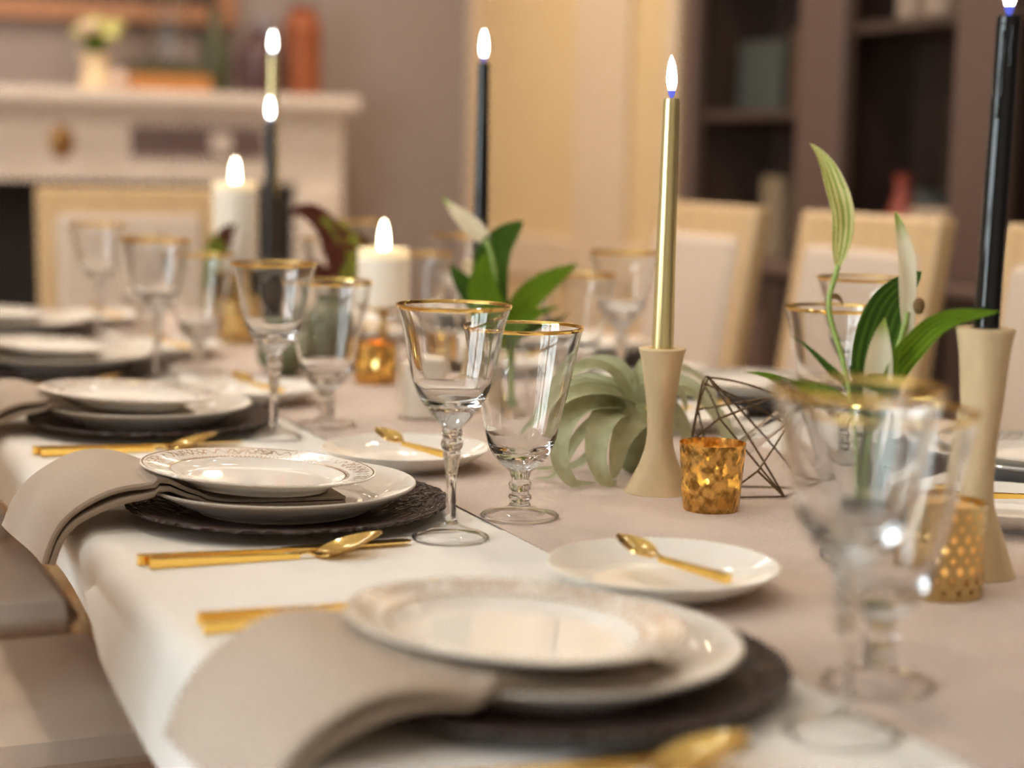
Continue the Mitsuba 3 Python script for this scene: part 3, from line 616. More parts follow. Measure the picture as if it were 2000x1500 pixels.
# ------------------------------------------------------------------ the place settings
LEFT = [(1.088, .010, 'first', 'closest to the camera end of the table'), (1.716, 0, 'second', 'beside the wooden candle holder'), (2.325, -.008, 'third', 'past the second one'), (2.935, -.012, 'fourth', 'past the third one'), (3.545, -.012, 'fifth', 'by the head chair')]
for i, (yc, dx, nth, where) in enumerate(LEFT):
    side = f'{nth} setting, napkin side'
    one('charger_plate', CHARGER, f'dark smoky glass charger under the plates of the {side}', 'charger plate', 'charger plates on the napkin side', xf(.505 + dx, yc + .006, ZT, 31 * i))
    one('dinner_plate', DINNER, f'white dinner plate on the dark charger of the {side}', 'plate', 'dinner plates on the napkin side', xf(.498 + dx, yc + .002, ZT + .0068, 0))
    k = thing('salad_plate', f'white plate with a scrolled metallic rim topping the {side}', 'plate', 'patterned plates on the napkin side')
    t = xf(.471 + dx, yc, ZT + .0318, 0, 0, 3.3)
    add('dish', SALAD, k, t); add('rim_band', BAND, k, t, 'scrolled metallic rim band')
    one('napkin', NAPKIN_FRONT if i == 0 else NAPKIN, f'taupe folded napkin draped over the table edge from the {side}', 'napkin', 'taupe napkins', xf(dx + (.004 if i == 0 else .002), yc - (.042 if i == 0 else 0), ZT))
    one('bread_plate', BREAD, f'small white plate holding a little spoon at the {side}', 'plate', 'bread plates on the napkin side', xf(*[(.712, 1.30), (.710, 1.935), (.685, 2.515), (.69, 3.12), (.69, 3.72)][i], Z0 - .0005))
    bx, by = [(.712, 1.30), (.710, 1.935), (.685, 2.515), (.69, 3.12), (.69, 3.72)][i]
    cutlery('dessert_spoon', SMALL, bx + .018, by - .078, Z0 + .0225, 106, f'little gold spoon lying across the small white plate of the {side}', 'little spoons on the napkin side', -2.0)
    ky = [.905, 1.522, 2.137, 2.747, 3.357][i]
    cutlery('table_spoon', SPOON, .340 if i == 0 else .320, ky, ZT, -2.0, f'gold spoon with hammered handle next to the knife of the {side}', 'gold spoons on the napkin side')
    cutlery('table_knife', KNIFE, .313, ky + .017, ZT, 0.4, f'gold knife with hammered handle between spoon and charger of the {side}', 'gold knives on the napkin side')
    fy = yc + (.218 if i == 0 else .255)
    cutlery('table_fork', FORK, .316, fy + .018, ZT, 3.0, f'outer gold fork with hammered handle at the {side}', 'gold forks on the napkin side')
    cutlery('table_fork', FORK, .314, fy - .010, ZT, 5.0, f'inner gold fork with hammered handle beside the napkin of the {side}', 'gold forks on the napkin side')
WL = [(.642, .925, .726, 1.006), (.617, 1.553, .720, 1.622), (.622, 2.190, .716, 2.262), (.600, 2.785, .693, 2.895), (.622, 3.400, .715, 3.470)]
for i, (x1, y1, x2, y2) in enumerate(WL):
    side = f'{LEFT[i][2]} setting, napkin side'
    glass('wine', x1, y1, ZT, f'tall gold rimmed wine glass of the {side}', 'wine glasses on the napkin side')
    glass('water', x2, y2, Z0, f'short stemmed gold rimmed water goblet of the {side}', 'water goblets on the napkin side')
RIGHT = [(1.635, 'first'), (2.31, 'second'), (2.90, 'third'), (3.50, 'fourth')]
WR = [(1.277, 1.842, 1.188, 1.762), (1.235, 2.41, 1.128, 2.355), (1.19, 2.97, 1.085, 2.905), (1.206, 3.575, 1.09, 3.42)]
for i, (yc, nth) in enumerate(RIGHT):
    side = f'{nth} setting, bookcase side'
    one('charger_plate', CHARGER, f'dark smoky glass charger under the plates of the {side}', 'charger plate', 'charger plates on the bookcase side', xf(1.395, yc, ZT, 40 * i))
    one('dinner_plate', DINNER, f'white dinner plate on the charger of the {side}', 'plate', 'dinner plates on the bookcase side', xf(1.400, yc, ZT + .0068))
    k = thing('salad_plate', f'white plate with a scrolled metallic rim topping the {side}', 'plate', 'patterned plates on the bookcase side')
    t = xf(1.408, yc, ZT + .0205)
    add('dish', SALAD, k, t); add('rim_band', BAND, k, t, 'scrolled metallic rim band')
    one('bread_plate', BREAD, f'small white plate with a little spoon at the {side}', 'plate', 'bread plates on the bookcase side', xf(1.192 if i == 0 else 1.17, yc - .19, Z0 - .0005))
    cutlery('dessert_spoon', SMALL, 1.140 if i == 0 else 1.12, yc - .165, Z0 + .0225, -28, f'little gold spoon lying on the small white plate of the {side}', 'little spoons on the bookcase side', -2.0)
    x1, y1, x2, y2 = WR[i]
    glass('wine', x1, y1, ZT, f'tall gold rimmed wine glass of the {side}', 'wine glasses on the bookcase side')
    glass('water', x2, y2, Z0, f'short stemmed gold rimmed water goblet of the {side}', 'water goblets on the bookcase side')

# ------------------------------------------------------------------ candles
def flame_mesh(hh=.043, r=.0058, bend=.0):
    pr_ = smooth_prof([(.0012, 0), (.0040, .006), (r, .0145), (r * .90, .026), (r * .56, .0365), (.0002, hh)], 24)
    m = lathe([(0, 0)] + pr_.tolist() + [(0, hh)], 20)
    v = m.vertices.copy(); v[:, 0] += bend * (v[:, 2] / hh) ** 2; m.vertices = v
    m.fix_normals()
    return m
def add_flame(k, x, y, z, s=1.0, bend=.0, power=1.0):
    d = mikit.ply(flame_mesh(bend=bend), {'type': 'diffuse', 'reflectance': rgb(.1, .1, .1)}, True)
    d['emitter'] = emit(FLAME * power)
    f = add('flame', d, k, xf(x, y, z + .0035, 0, 0, 0, s))
    b = mikit.ply(lathe([(0, -.0028), (.0020, -.0024), (.0034, .0010), (.0043, .0052), (.0036, .0052), (.0026, .001), (0, -.0008)], 20), {'type': 'diffuse', 'reflectance': rgb(.05, .05, .1)}, 40)
    b['emitter'] = emit(np.array([.12, .17, 1.0]) * .75)
    add('flame_base', b, f, xf(x, y, z + .0035, 0, 0, 0, s), 'blue flame base')
    add('wick', mikit.ply(rod((x, y, z - .003), (x + .0006, y, z + .008 * s), .0007 * s), 'm_wick', True), k)
def taper(x, y, z0, z1, r0, r1, mt, lab, bend=0.0, lean=(0, 0), drips=False):
    k = thing('taper_candle', lab, 'candle', 'tall taper candles')
    h = z1 - z0
    m = lathe([(0, 0), (r0, 0)] + [(r0 + (r1 - r0) * t, h * t) for t in np.linspace(.05, .985, 24)] + [(r1 * .93, h), (r1 * .45, h - .0015), (0, h - .002)], 40)
    v = m.vertices.copy(); v[:, 0] += lean[0] * v[:, 2] / h; v[:, 1] += lean[1] * v[:, 2] / h
    m.vertices = v
    add('wax', mikit.ply(m, mt, 40), k, xf(x, y, z0))
    if drips:
        for a, zz, L in [(-2.6, .955, .075), (-2.45, .93, .05), (-1.9, .97, .035)]:
            pts = []
            for t in np.linspace(0, 1, 14):
                q = zz - t * L / h; rr = (r0 + (r1 - r0) * q) + .0004
                pts.append((x + lean[0] * q + rr * math.cos(a + .04 * math.sin(9 * t)), y + lean[1] * q + rr * math.sin(a + .04 * math.sin(9 * t)), z0 + h * q))
            add('wax_drip', mikit.ply(tube(pts, np.interp(np.linspace(0, 1, 14), [0, .85, 1], [.0009, .0012, .0022]), 8), mt, True), k)
    add_flame(k, x + lean[0], y + lean[1], z1, 1.0, bend)
def holder(x, y, h, lab, mt='m_pale_wood', waist=.42, base=.0375, z=Z0):
    top, wr = .0262, .0142
    P = smooth_prof([(base, 0.0), (base * .97, h * .012), (base * .80, h * .09), (base * .58, h * .20), (wr * 1.12, h * (waist - .10)), (wr, h * waist), (wr * 1.10, h * (waist + .17)), (wr * 1.38, h * (waist + .36)), (top * .93, h * .955), (top, h * .992)], 60).tolist()
    m = lathe([(0, 0)] + P + [(top - .0008, h), (.0150, h), (.0140, h - .001), (.0132, h - .018), (0, h - .018)], 72)
    one('candle_holder', mikit.ply(m, mt, 35), lab, 'candle holder', 'turned wooden candle holders', xf(x, y, z))
H1, H2, H3, H4, H5 = .160, .2225, .2155, .163, .281
holder(.923, 1.702, H1, 'short hourglass pale wood holder under the gold taper beside the air plant')
holder(1.011, 1.265, H2, 'tall hourglass pale wood holder under the black taper by the peace lilies', waist=.38)
holder(.982, 2.372, H3, 'pale wood holder of the black taper behind the leafy arrangement')
holder(.940, 3.340, H4, 'dark holder of the black taper next to the large pillar candle', 'm_dark_wood_turned')
holder(.990, 3.50, H5, 'tall dark holder of the farthest gold taper', 'm_dark_wood_turned', base=.045)
taper(.923, 1.702, Z0 + H1 - .0175, Z0 + .4305, .0122, .0088, 'm_wax_gold', 'gold taper candle in the short wooden holder beside the air plant', -.0015, (.0015, .0))
taper(1.011, 1.265, Z0 + H2 - .0175, Z0 + .4945, .0115, .0104, 'm_wax_black', 'glossy black taper candle in the tall wooden holder by the peace lilies', .001, (.004, -.003), True)
taper(.982, 2.372, Z0 + H3 - .0175, Z0 + .4985, .0117, .0082, 'm_wax_black', 'black taper candle rising behind the leafy arrangement before the cream wall', 0)
taper(.940, 3.340, Z0 + H4 - .0175, Z0 + .4235, .0112, .0085, 'm_wax_black', 'black taper candle next to the large ivory pillar candle', 0)
taper(.990, 3.50, Z0 + H5 - .0175, Z0 + .560, .0122, .0088, 'm_wax_gold', 'gold taper candle farthest down the table before the mantel', 0)
def pillar(x, y, z0, r, h, lab, flame=1.15):
    k = thing('pillar_candle', lab, 'candle', 'ivory pillar candles')
    d = .016                                    # the melt pool lies below a thin translucent rim
    add('wax', mikit.ply(lathe([(0, 0), (r * .97, 0), (r, .003), (r, h - d), (r * .5, h - d - .001), (0, h - d - .002)], 56), 'm_wax_ivory', 40), k, xf(x, y, z0))
    add('rim', mikit.ply(lathe([(r, h - d), (r, h - .005), (r * .97, h - .0012), (r * .92, h), (r * .84, h - .002), (r * .78, h - .006)], 56), 'm_wax_rim', 50), k, xf(x, y, z0), 'glowing rim of thin wax')
    add_flame(k, x, y, z0 + h - d - .002, flame * 1.25, 0, .6)
def stand(x, y, h, lab):
    m = lathe([(0, 0), (.042, 0), (.043, .003), (.030, .007), (.008, .012), (.006, .02), (.006, h * .55), (.012, h * .60), (.006, h * .65), (.006, h - .018), (.014, h - .010), (.038, h - .006), (.041, h - .003), (.041, h), (0, h)], 48)
    one('candle_stand', mikit.ply(m, 'm_brass', 35), lab, 'candle stand', 'brass candle stands', xf(x, y, Z0))
stand(.978, 2.782, .1135, 'brass stand carrying the smaller ivory pillar candle')
pillar(.978, 2.782, Z0 + .1140, .0435, .097, 'smaller ivory pillar candle on a brass stand near the gold votive')
stand(.900, 3.450, .130, 'brass stand carrying the larger ivory pillar candle')
pillar(.900, 3.450, Z0 + .1305, .0450, .176, 'larger ivory pillar candle in front of the fireplace')

def votive(x, y, r0, r1, h, mt, lab, power=1.0, wax=.022):
    k = thing('votive_candle', lab, 'candle', 'gold votive candles')
    out = [(r0 * .96, 0), (r0, .003)] + [(r0 + (r1 - r0) * t ** .9, h * t) for t in np.linspace(.06, 1, 24)]
    add('cup', mikit.ply(lathe([(0, 0)] + out, 72), mt, 40), k, xf(x, y, Z0), 'mottled gold glass cup')
    add('wax', mikit.ply(lathe([(0, .0015), (r0 * .88, .0015), (r0 * .92, .004), (r0 * .92 + (r1 - r0) * .25, wax), (r0 * .6, wax - .002), (0, wax - .002)], 40), 'm_wax_ivory', 40), k, xf(x, y, Z0))
    add_flame(k, x, y, Z0 + wax - .002, .62, 0, power)
votive(.929, 1.596, .0295, .0350, .0715, 'm_mercury', 'mottled gold glass votive glowing beside the wooden candle holder', 1.6)
votive(.929, 2.675, .034, .034, .066, 'm_mercury', 'gold glass votive glowing in front of the smaller pillar candle', 2.2, .016)
votive(1.060, 2.745, .036, .037, .060, 'm_mercury', 'gold glass votive seen through the wine glass of the second setting', 1.6)
def lattice_votive(x, y, r, h, lab):
    k = thing('lattice_votive', lab, 'candle', 'pierced gold votives')
    shell = m3.Manifold.cylinder(h, r, r, 96) - m3.Manifold.cylinder(h * 2, r - .0012, r - .0012, 96).translate([0, 0, .003])
    cuts = []
    rows, cols = 8, 18
    for j in range(rows):
        for i in range(cols):
            a = (i + .5 * (j % 2)) * 360 / cols
            s = .0064 if j % 3 else .0046
            c = m3.Manifold.cube([.012, s, s], True).rotate([45, 0, 0]).scale([1, .92, 1.15]).translate([r, 0, h * (.10 + .80 * j / (rows - 1))]).rotate([0, 0, a])
            cuts.append(c)
    shell = shell - m3.Manifold.batch_boolean(cuts, m3.OpType.Add)
    add('shell', mikit.ply(to_tri(shell), 'm_lattice', 25), k, xf(x, y, Z0))
    add('liner', mikit.ply(lathe([(r * .9, .004), (r - .003, .006), (r - .003, h * .93)], 48), 'm_amber_glow', 40), k, xf(x, y, Z0))
    add('wax', mikit.ply(lathe([(0, .0035), (r * .85, .0035), (r * .86, .020), (0, .018)], 40), 'm_wax_ivory', 40), k, xf(x, y, Z0))
    add_flame(k, x, y, Z0 + .018, .6, 0, .7)
lattice_votive(.935, 1.215, .0375, .080, 'pierced gold lattice votive at the foot of the tall wooden holder')
lattice_votive(.865, 3.30, .034, .082, 'pierced gold lattice votive in front of the larger pillar candle')
k = thing('hurricane_candle', 'white candle inside a clear glass cylinder behind the wine glass', 'candle')
add('cylinder', mikit.ply(lathe([(0, 0), (.036, 0), (.038, .002), (.038, .125)], 56), 'm_thin_glass', 40), k, xf(.868, 2.30, Z0), 'clear glass cylinder')
add('wax', mikit.ply(lathe([(0, .002), (.029, .002), (.0295, .004), (.0295, .075), (.027, .078), (0, .075)], 48), 'm_wax_ivory', 40), k, xf(.868, 2.30, Z0))

# ------------------------------------------------------------------ plants
def leaf(pts, W, mt, face=(-.40, -.91, .15), fold=.25, wave=0.0, power=(.62, 1.0), n=36, m=9, twist=0.0, seed=0, tipw=.0):
    p = curve(pts, n); t = frames(p)
    face = np.asarray(face, float)
    s = np.linspace(0, 1, n)
    w = W * .5 * np.sin(PI * s ** power[0]) ** power[1]
    w = np.maximum(w, .0007 * (1 - s) + .0002)
    rows, uv = [], []
    for k in range(n):
        side = np.cross(t[k], face); side /= np.linalg.norm(side) + 1e-9
        nn = np.cross(side, t[k])
        a = twist * s[k]
        side, nn = side * math.cos(a) + nn * math.sin(a), nn * math.cos(a) - side * math.sin(a)
        row = []
        for v in np.linspace(-1, 1, m):
            row.append(p[k] + side * v * w[k] + nn * (fold * (abs(v) ** 1.4) * w[k] + wave * w[k] * math.sin(9 * s[k] + 2.2 * v + seed) * abs(v)))
            uv.append((s[k], v * .5 + .5))
        rows.append(row)
    return mikit.ply(grid(np.array(rows)), mt, True, uv=np.array(uv))
def stem(pts, r):
    return mikit.ply(tube(curve(pts, 20), r, 8), 'm_stem', True)

VX, VY = .950, 1.345
k = thing('cylinder_vase', 'clear glass cylinder vase of peace lilies beside the tall wooden holder', 'vase')
add('wall', mikit.ply(lathe([(.042, .006), (.0425, .02), (.0425, .145)], 64), 'm_thin_glass', 40), k, xf(VX, VY, Z0))
add('base', mikit.ply(lathe([(0, 0), (.040, 0), (.042, .002), (.042, .010), (.030, .008), (0, .0075)], 64), 'm_glass', 40), k, xf(VX, VY, Z0))
add('gold_rim', mikit.ply(lathe([(.0422, .1435), (.0430, .1435), (.0430, .1462), (.0420, .1462), (.0418, .1435), (.0422, .1435)], 64), 'm_gold_rim', 40), k, xf(VX, VY, Z0), 'gold rim')
pl = thing('peace_lily', 'peace lily sprigs with pale spathes standing in the clear cylinder vase', 'plant')
B = (VX, VY, Z0 + .012)
s1 = add('flower_stalk', stem([(VX - .008, VY, Z0 + .012), [.922, 1.3343, .8723], [.9197, 1.3418, .9185], [.9162, 1.3465, .9416], [.9105, 1.3522, .9646], [.9062, 1.3576, .9899], [.9097, 1.3584, 1.0062], [.9155, 1.3585, 1.0248]], .0026), pl)
add('spathe', leaf([[.9150, 1.3585, 1.0228], [.9185, 1.3608, 1.048], [.9197, 1.3635, 1.0711], [.9153, 1.3686, 1.0941], [.9072, 1.3757, 1.1194], [.8951, 1.3828, 1.1353]], .0215, 'm_spathe_green', fold=.75, wave=.30, power=(.78, .75)), s1, None, 'pale green striped spathe')
s2 = add('flower_stalk', stem([(VX, VY - .01, Z0 + .012), [.9373, 1.327, .868], [.9541, 1.3275, .9239], [.9636, 1.3272, .9518], [.9719, 1.3282, .9844]], .0030), pl)
add('spathe', leaf([[.9730, 1.3273, .9574], [.9718, 1.3273, .9774], [.9718, 1.3314, 1.0075], [.9718, 1.3353, 1.0353], [.9691, 1.3394, 1.056], [.9646, 1.3441, 1.0758]], .0165, 'm_spathe_white', fold=.6, wave=.25, power=(.85, .6)), s2, None, 'white spathe')
sp = trimesh.creation.icosphere(3, 1.0); sp.vertices *= (1 + .25 * (meshkit.noise(np.array(sp.vertices) * 6)[:, None] - .5)); sp.apply_scale([.0052, .0052, .0075])
add('spadix', mikit.ply(sp, 'm_spadix', True), s2, xf(.9795, 1.3215, .9905), 'withered brown spadix')
add('withered_bract', leaf([[.9072, 1.3572, .9948], [.9125, 1.355, .9975], [.9170, 1.354, .9935], [.9185, 1.353, .9890]], .0050, 'm_spadix', fold=.4), s1, None, 'small dry brown bract')
LF = [
    ([[.9500, 1.356, .86], [.9599, 1.3669, .9092], [.9654, 1.3691, .9425], [.9719, 1.3696, .9664], [.9823, 1.3684, .9903], [.9951, 1.365, 1.0057], [1.0096, 1.3606, 1.0193]], .042, 'm_leaf_dark', dict(fold=.15, power=(1.25, .75))),
    ([[.9440, 1.335, .87], [.9513, 1.3261, .9053], [.9586, 1.3265, .9309], [.966, 1.315, .9507], [.9765, 1.2995, .9718], [.9860, 1.2680, .9862], [.9940, 1.2270, .9940]], .024, 'm_leaf_bright', dict(fold=.55, power=(.75, .8))),
    ([[.9360, 1.334, .87], [.9296, 1.3342, .8956], [.9196, 1.3415, .9162], [.9052, 1.35, .9321], [.8907, 1.3585, .9479], [.8732, 1.3681, .9614]], .0095, 'm_leaf_dark', dict(fold=.3)),
    ([[.9380, 1.325, .89], [.9324, 1.3162, .9123], [.9326, 1.3155, .9284], [.935, 1.3173, .949], [.9411, 1.3192, .9811]], .026, 'm_spathe_white', dict(fold=.5, power=(.85, .8))),
    ([[.9420, 1.312, .886], [.9390, 1.3085, .915], [.9440, 1.3085, .9380], [.9520, 1.310, .9520], [.9580, 1.312, .9600]], .014, 'm_leaf_bright', dict(fold=.4)),
    ([[.9500, 1.325, .895], [.9470, 1.2990, .912], [.9359, 1.3013, .9190], [.9215, 1.3085, .9226], [.9052, 1.318, .9395]], .030, 'm_leaf_dark', dict(fold=.2, face=(-.2, -.5, .8), power=(.9, .7))),
    ([[.9330, 1.350, .885], [.9100, 1.3620, .9050], [.8894, 1.3742, .9100], [.8769, 1.3818, .9160], [.8599, 1.3905, .9229], [.8426, 1.3983, .9244]], .017, 'm_leaf_bright', dict(fold=.3, face=(-.3, -.6, .7))),
    ([[.9400, 1.340, .80], [.9350, 1.332, .83], [.9320, 1.328, .865], [.9320, 1.326, .893]], .018, 'm_leaf_dark', dict(fold=.2)),
    ([[.9560, 1.335, .79], [.9620, 1.328, .83], [.9650, 1.325, .86], [.9600, 1.322, .895]], .018, 'm_leaf_dark', dict(fold=.2)),
]
for pts, W, mt, kw in LF:
    add('leaf', leaf(pts, W, mt, **kw), pl)
for a in range(5):
    add('leaf_stalk', stem([(VX + .02 * math.cos(a * 1.3), VY + .02 * math.sin(a * 1.3), Z0 + .012), (VX + .012 * math.cos(a * 1.3 + .6), VY + .012 * math.sin(a * 1.3 + .6), .82), (VX - .012 + .006 * a, VY - .010, .885)], .0017), pl)

k = thing('bud_vase', 'small clear bud vase holding the leafy arrangement behind the water goblet', 'vase')
add('wall', mikit.ply(lathe([(.026, .004), (.030, .02), (.030, .06), (.022, .085), (.024, .10)], 48), 'm_thin_glass', 40), k, xf(.985, 2.265, Z0))
add('base', mikit.ply(lathe([(0, 0), (.025, 0), (.0265, .003), (.026, .007), (0, .006)], 48), 'm_glass', 40), k, xf(.985, 2.265, Z0))
pl = thing('leafy_sprig', 'green leaves and a white spathe rising behind the glasses, before the middle black taper', 'plant')
for q in range(4):
    add('leaf_stalk', stem([(.985 + .012 * math.cos(q * 1.6), 2.265 + .012 * math.sin(q * 1.6), Z0 + .012), (.985 + .004 * math.cos(q * 1.6 + 2), 2.265 + .004 * math.sin(q * 1.6 + 2), .81), (.985 + .002 * q - .003, 2.265, .855)], .0018), pl)
s1 = add('flower_stalk', stem([[.985, 2.265, Z0 + .012], [.9800, 2.2600, .83], [.9699, 2.2756, .9084], [.9671, 2.2847, .9653], [.9571, 2.2943, 1.0022]], .0035), pl)
add('spathe', leaf([[.9600, 2.293, .9960], [.9425, 2.3029, 1.0182], [.9233, 2.3139, 1.0371], [.9031, 2.3263, 1.0623]], .027, 'm_spathe_white', fold=.4, power=(.62, .9)), s1, None, 'white spathe')
for pts, W, mt, kw in [
    ([[.9740, 2.268, .87], [.9650, 2.2756, .9184], [.9623, 2.2859, .9581], [.9727, 2.2863, .994], [.9918, 2.281, 1.0157], [1.0067, 2.2763, 1.0289]], .050, 'm_leaf_dark', dict(fold=.12, power=(1.1, .7))),
    ([[.980, 2.263, .845], [.966, 2.250, .868], [.9523, 2.2494, .8946], [.9413, 2.2592, .9316], [.9421, 2.2642, .9668], [.947, 2.265, .9845]], .046, 'm_leaf_bright', dict(fold=.12, power=(1.0, .7))),
    ([[.983, 2.268, .845], [.974, 2.2829, .872], [.9628, 2.2994, .9012], [.9406, 2.3135, .9311], [.9185, 2.3281, .9665]], .038, 'm_leaf_dark', dict(fold=.2, power=(1.0, .8))),
    ([[.985, 2.264, .842], [.986, 2.2635, .862], [.9894, 2.264, .8843], [1.005, 2.2613, .9163], [1.0323, 2.2532, .9432], [1.0747, 2.2386, .9712]], .038, 'm_leaf_bright', dict(fold=.15, wave=.2, power=(.95, .8))),
    ([[.984, 2.260, .846], [.976, 2.240, .868], [.9792, 2.2202, .8893], [1.0004, 2.2068, .9053], [1.0298, 2.1954, .9157]], .022, 'm_leaf_bright', dict(fold=.2)),
    ([[.988, 2.268, .846], [1.004, 2.284, .866], [1.034, 2.2921, .8758], [1.0613, 2.2872, .884], [1.0834, 2.2799, .9004]], .020, 'm_leaf_dark', dict(fold=.2))]:
    add('leaf', leaf(pts, W, mt, **kw), pl)

one('olive_vase', mikit.ply(lathe([(0, 0)] + smooth_prof([(.035, 0), (.052, .02), (.058, .055), (.045, .095), (.026, .112), (.030, .125)], 30).tolist() + [(.024, .122), (0, .105)], 48), 'm_olive_glaze', 40), 'olive green glazed vase behind the third water goblet', 'vase', None, xf(.925, 2.905, Z0))
pl = thing('burgundy_sprig', 'burgundy and olive leaves standing in the olive green vase', 'plant')
for pts, W, mt in [([[.925, 2.905, .875], [.936, 2.915, .93], [.928, 2.933, .990], [.8965, 2.950, 1.018], [.868, 2.9616, 1.011]], .040, 'm_burgundy'), ([[.925, 2.905, .880], [.944, 2.913, .930], [.936, 2.926, .965], [.968, 2.912, .968], [1.0, 2.8964, .955]], .040, 'm_burgundy'),
                   ([[.925, 2.905, .880], [.966, 2.911, .952], [.948, 2.923, .986], [.916, 2.94, 1.005]], .034, 'm_olive_leaf'), ([[.925, 2.905, .877], [.925, 2.92, .8985], [.901, 2.934, .9155], [.880, 2.939, .8887]], .036, 'm_burgundy'),
                   ([[.925, 2.905, .877], [.96, 2.90, .92], [.985, 2.895, .95], [1.01, 2.89, .962]], .030, 'm_olive_leaf')]:
    add('leaf', leaf(pts, W, mt, fold=.2, power=(1.3, .7)), pl)
mb = trimesh.creation.icosphere(4, 1.0); mb.vertices *= (1 + .10 * (meshkit.fbm(np.array(mb.vertices) * 9, 3)[:, None] - .5)); mb.apply_scale([.044, .044, .036])
one('moss_ball', mikit.ply(mb, 'm_olive_glaze', True), 'round mossy olive ball on the runner by the third wine glass', 'moss ball', None, xf(.812, 2.80, Z0 + .0355))
k = thing('sprig_vase', 'slim clear vase with a small lime sprig before the larger pillar candle', 'vase')
add('wall', mikit.ply(lathe([(0, 0), (.022, 0), (.024, .003), (.020, .05), (.018, .09)], 36), 'm_thin_glass', 40), k, xf(.82, 3.36, Z0))
pl = thing('lime_sprig', 'small lime and brown leaf sprig in the slim clear vase', 'plant')
for q in range(2):
    add('leaf_stalk', stem([(.82 + .008 * q, 3.36, Z0 + .008), (.818, 3.36, .80), (.822, 3.359, .85)], .0018), pl)
for pts, W, mt in [([[.82, 3.36, .843], [.834, 3.348, .895], [.836, 3.349, .9376], [.822, 3.357, .958]], .036, 'm_olive_leaf'), ([[.82, 3.36, .843], [.840, 3.348, .905], [.8532, 3.3456, .957], [.8738, 3.34, .979]], .036, 'm_burgundy'), ([[.82, 3.36, .843], [.830, 3.352, .895], [.828, 3.35, .925], [.812, 3.357, .932]], .034, 'm_leaf_bright')]:
    add('leaf', leaf(pts, W, mt, fold=.2, power=(1.6, .8)), pl)

# air plant: curling silver leaves
ap = thing('air_plant', 'silvery green air plant with curling leaves behind the wooden candle holder', 'plant')
AX, AY = .947, 1.815
AIR = [[[0.9306, 1.7879, 0.8384], [0.9046, 1.779, 0.8512], [0.8693, 1.7731, 0.8556], [0.8314, 1.7665, 0.8479], [0.8003, 1.7657, 0.8234], [0.781, 1.7697, 0.792]],
    [[0.934, 1.7968, 0.8341], [0.899, 1.78, 0.8407], [0.8564, 1.7653, 0.8385], [0.8287, 1.7522, 0.8156], [0.8251, 1.7494, 0.7845], [0.8415, 1.7495, 0.7576], [0.872, 1.7545, 0.7548]],
    [[0.9374, 1.8057, 0.8298], [0.8969, 1.7689, 0.8335], [0.8707, 1.7451, 0.8177], [0.8622, 1.7341, 0.791], [0.8731, 1.7366, 0.764], [0.8985, 1.755, 0.7546]],
    [[0.9474, 1.8121, 0.8285], [0.9206, 1.7674, 0.8221], [0.898, 1.7520, 0.8010], [0.893, 1.7502, 0.7744], [0.897, 1.768, 0.7556]],
    [[0.9415, 1.8052, 0.8387], [0.9311, 1.8121, 0.8561], [0.9083, 1.8139, 0.8763], [0.8823, 1.8147, 0.8794], [0.8532, 1.8141, 0.8626], [0.8377, 1.8166, 0.8321]],
    [[0.9569, 1.8309, 0.8346], [0.9551, 1.8458, 0.8572], [0.9463, 1.8632, 0.8755], [0.9285, 1.8823, 0.8781], [0.9045, 1.9023, 0.8673]],
    [[0.9591, 1.8299, 0.8347], [0.9662, 1.841, 0.8574], [0.9742, 1.8509, 0.8743], [0.9905, 1.8567, 0.8886]],
    [[0.9561, 1.82, 0.8331], [0.9909, 1.829, 0.8489], [1.0284, 1.8343, 0.847], [1.0607, 1.8278, 0.8219], [1.0764, 1.8158, 0.7857], [1.0758, 1.8006, 0.7561]],
    [[0.9653, 1.8374, 0.8292], [1.0153, 1.8608, 0.8378], [1.0689, 1.8803, 0.8302], [1.107, 1.8819, 0.803], [1.1232, 1.8692, 0.7625]],
    [[0.9513, 1.8108, 0.8315], [0.9782, 1.8108, 0.8366], [1.0066, 1.818, 0.8192], [1.0216, 1.8181, 0.7879], [1.0176, 1.8147, 0.7596]],
    [[0.9764, 1.8656, 0.8292], [1.0177, 1.9056, 0.8509], [1.0662, 1.9296, 0.8593], [1.1051, 1.9326, 0.8448], [1.1218, 1.9208, 0.8132]],
    [[0.9357, 1.8064, 0.8297], [0.8921, 1.7913, 0.8217], [0.8558, 1.7815, 0.7953], [0.836, 1.7853, 0.7624], [0.816, 1.8005, 0.7548]],
    [[0.9448, 1.8237, 0.8239], [0.9191, 1.8311, 0.7966], [0.8904, 1.8385, 0.7623], [0.854, 1.8514, 0.7552], [0.8303, 1.8578, 0.7552]]]
r2 = np.random.default_rng(21)
for i in range(11):            # shorter leaves round the back
    az = -.5 + i * 3.6 / 10
    L = r2.uniform(.09, .13); e0 = math.radians(r2.uniform(20, 75)); turn = math.radians(r2.uniform(120, 170))
    q = np.array([0.0, 0.0]); pp = []
    for n_ in range(6):
        pp.append([AX + (.006 + q[0]) * math.cos(az), AY + .01 + (.006 + q[0]) * math.sin(az), max(.828 + q[1], .756)])
        th = e0 - turn * (n_ / 5) ** 1.2
        q = q + L / 5 * np.array([math.cos(th), math.sin(th)])
    AIR.append(pp)
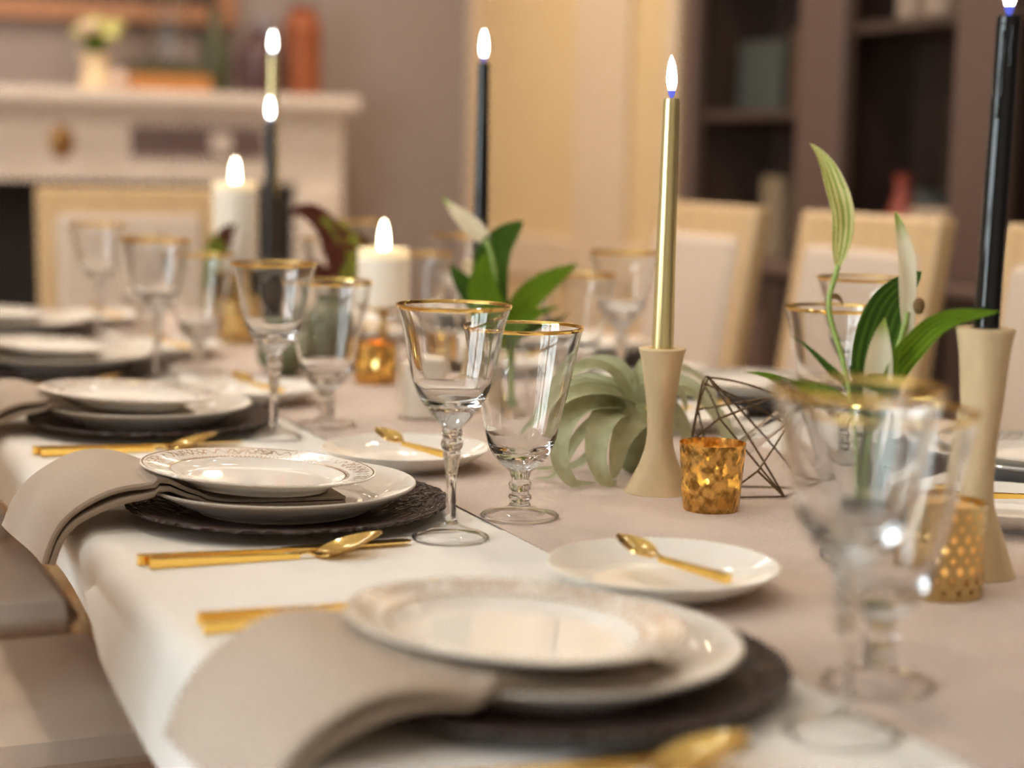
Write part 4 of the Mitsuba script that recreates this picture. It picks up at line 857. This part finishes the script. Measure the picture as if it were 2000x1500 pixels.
def air_leaf(pts, W, face):
    p = curve(pts, 40); p[:, 2] = np.maximum(p[:, 2], Z0 + .0035)
    t = frames(p); s = np.linspace(0, 1, 40)
    w_ = W * .5 * np.minimum(1, .45 + 2.2 * s) * (1 - s ** 2.2) ** .9 + .0006
    face = np.asarray(face, float)
    rows, uv = [], []
    for k in range(40):
        sd = np.cross(t[k], face); sd /= np.linalg.norm(sd) + 1e-9; nn = np.cross(sd, t[k])
        row = []
        for v in np.linspace(-1, 1, 9):
            x_ = p[k] + sd * v * w_[k] + nn * (.45 * abs(v) ** 1.6 * w_[k])
            x_[2] = max(x_[2], Z0 + .001)
            row.append(x_); uv.append((s[k], v * .5 + .5))
        rows.append(row)
    return mikit.ply(grid(np.array(rows)), 'm_airplant', True, uv=np.array(uv))
for i, pp in enumerate(AIR):
    add('leaf', air_leaf(pp, (.030, .032, .036, .034, .022, .020, .014, .026, .022, .024, .020, .017, .013)[i] if i < 13 else .019, {0: (-.2, -.35, .9), 1: (-.5, -.55, .6), 2: (-.55, -.8, .25), 3: (-.15, -.95, .25), 4: (-.1, -.5, .85)}.get(i, (-.33, -.62, .70))), ap)
core = trimesh.creation.icosphere(3, 1.0); core.apply_scale([.020, .020, .038])
add('core', mikit.ply(core, 'm_airplant', True, uv=np.zeros((len(core.vertices), 2)) + .2), ap, xf(AX, AY, Z0 + .0385))

# geometric wire ornament with a glass tube in it
wo = thing('wire_ornament', 'faceted dark bronze wire ornament behind the gold votive', 'ornament')
V = dict(apex=(.9787, 1.6956, .8796), crown=(.9623, 1.6802, .8758), cross=(.973, 1.6594, .8391), low=(.9965, 1.6144, .7871), tip=(1.038, 1.625, .7548), top=(1.0606, 1.6788, .8583), mid=(1.0636, 1.6621, .8264),
         side=(.966, 1.7074, .8065), far=(1.092, 1.661, .7548), near=(.968, 1.640, .7548), back=(.996, 1.704, .7548), rear=(.9863, 1.7305, .8383))
V = {k: np.array(v) for k, v in V.items()}
EDG = [('apex', 'far'), ('apex', 'top'), ('apex', 'rear'), ('apex', 'crown'), ('crown', 'mid'), ('crown', 'side'), ('crown', 'cross'), ('cross', 'tip'), ('cross', 'side'), ('cross', 'top'), ('low', 'mid'), ('low', 'near'), ('low', 'tip'), ('back', 'far'), ('back', 'side'), ('back', 'rear'),
       ('near', 'tip'), ('near', 'side'), ('near', 'back'), ('tip', 'far'), ('top', 'far'), ('top', 'mid'), ('rear', 'top'), ('rear', 'side'), ('mid', 'far'), ('apex', 'tip')]
for a, b in EDG:
    mid = (V[a] + V[b]) / 2 + np.array([0, 0, .0035]) * (a in ('apex', 'crown'))
    add('strut', mikit.ply(tube(curve([V[a], mid, V[b]], 8), .00125, 6), 'm_wire', True), wo)
def tilted(a, b, prof, seg=40):
    a, b = np.array(a, float), np.array(b, float)
    d = b - a; L = np.linalg.norm(d)
    m = lathe(prof(L), seg)
    m.apply_transform(trimesh.geometry.align_vectors([0, 0, 1], d / L)); m.apply_translation(a)
    return m
tb_ = tilted((1.008, 1.676, .797), (1.0500, 1.654, .838), lambda L: [(0, 0), (.006, .001), (.0095, .006), (.0100, .012), (.0100, L), (.0088, L), (.0088, .012), (.006, .004), (0, .0028)])
one('glass_tube', mikit.ply(tb_, 'm_glass', 40), 'clear glass test tube lying tilted inside the wire ornament', 'tube')
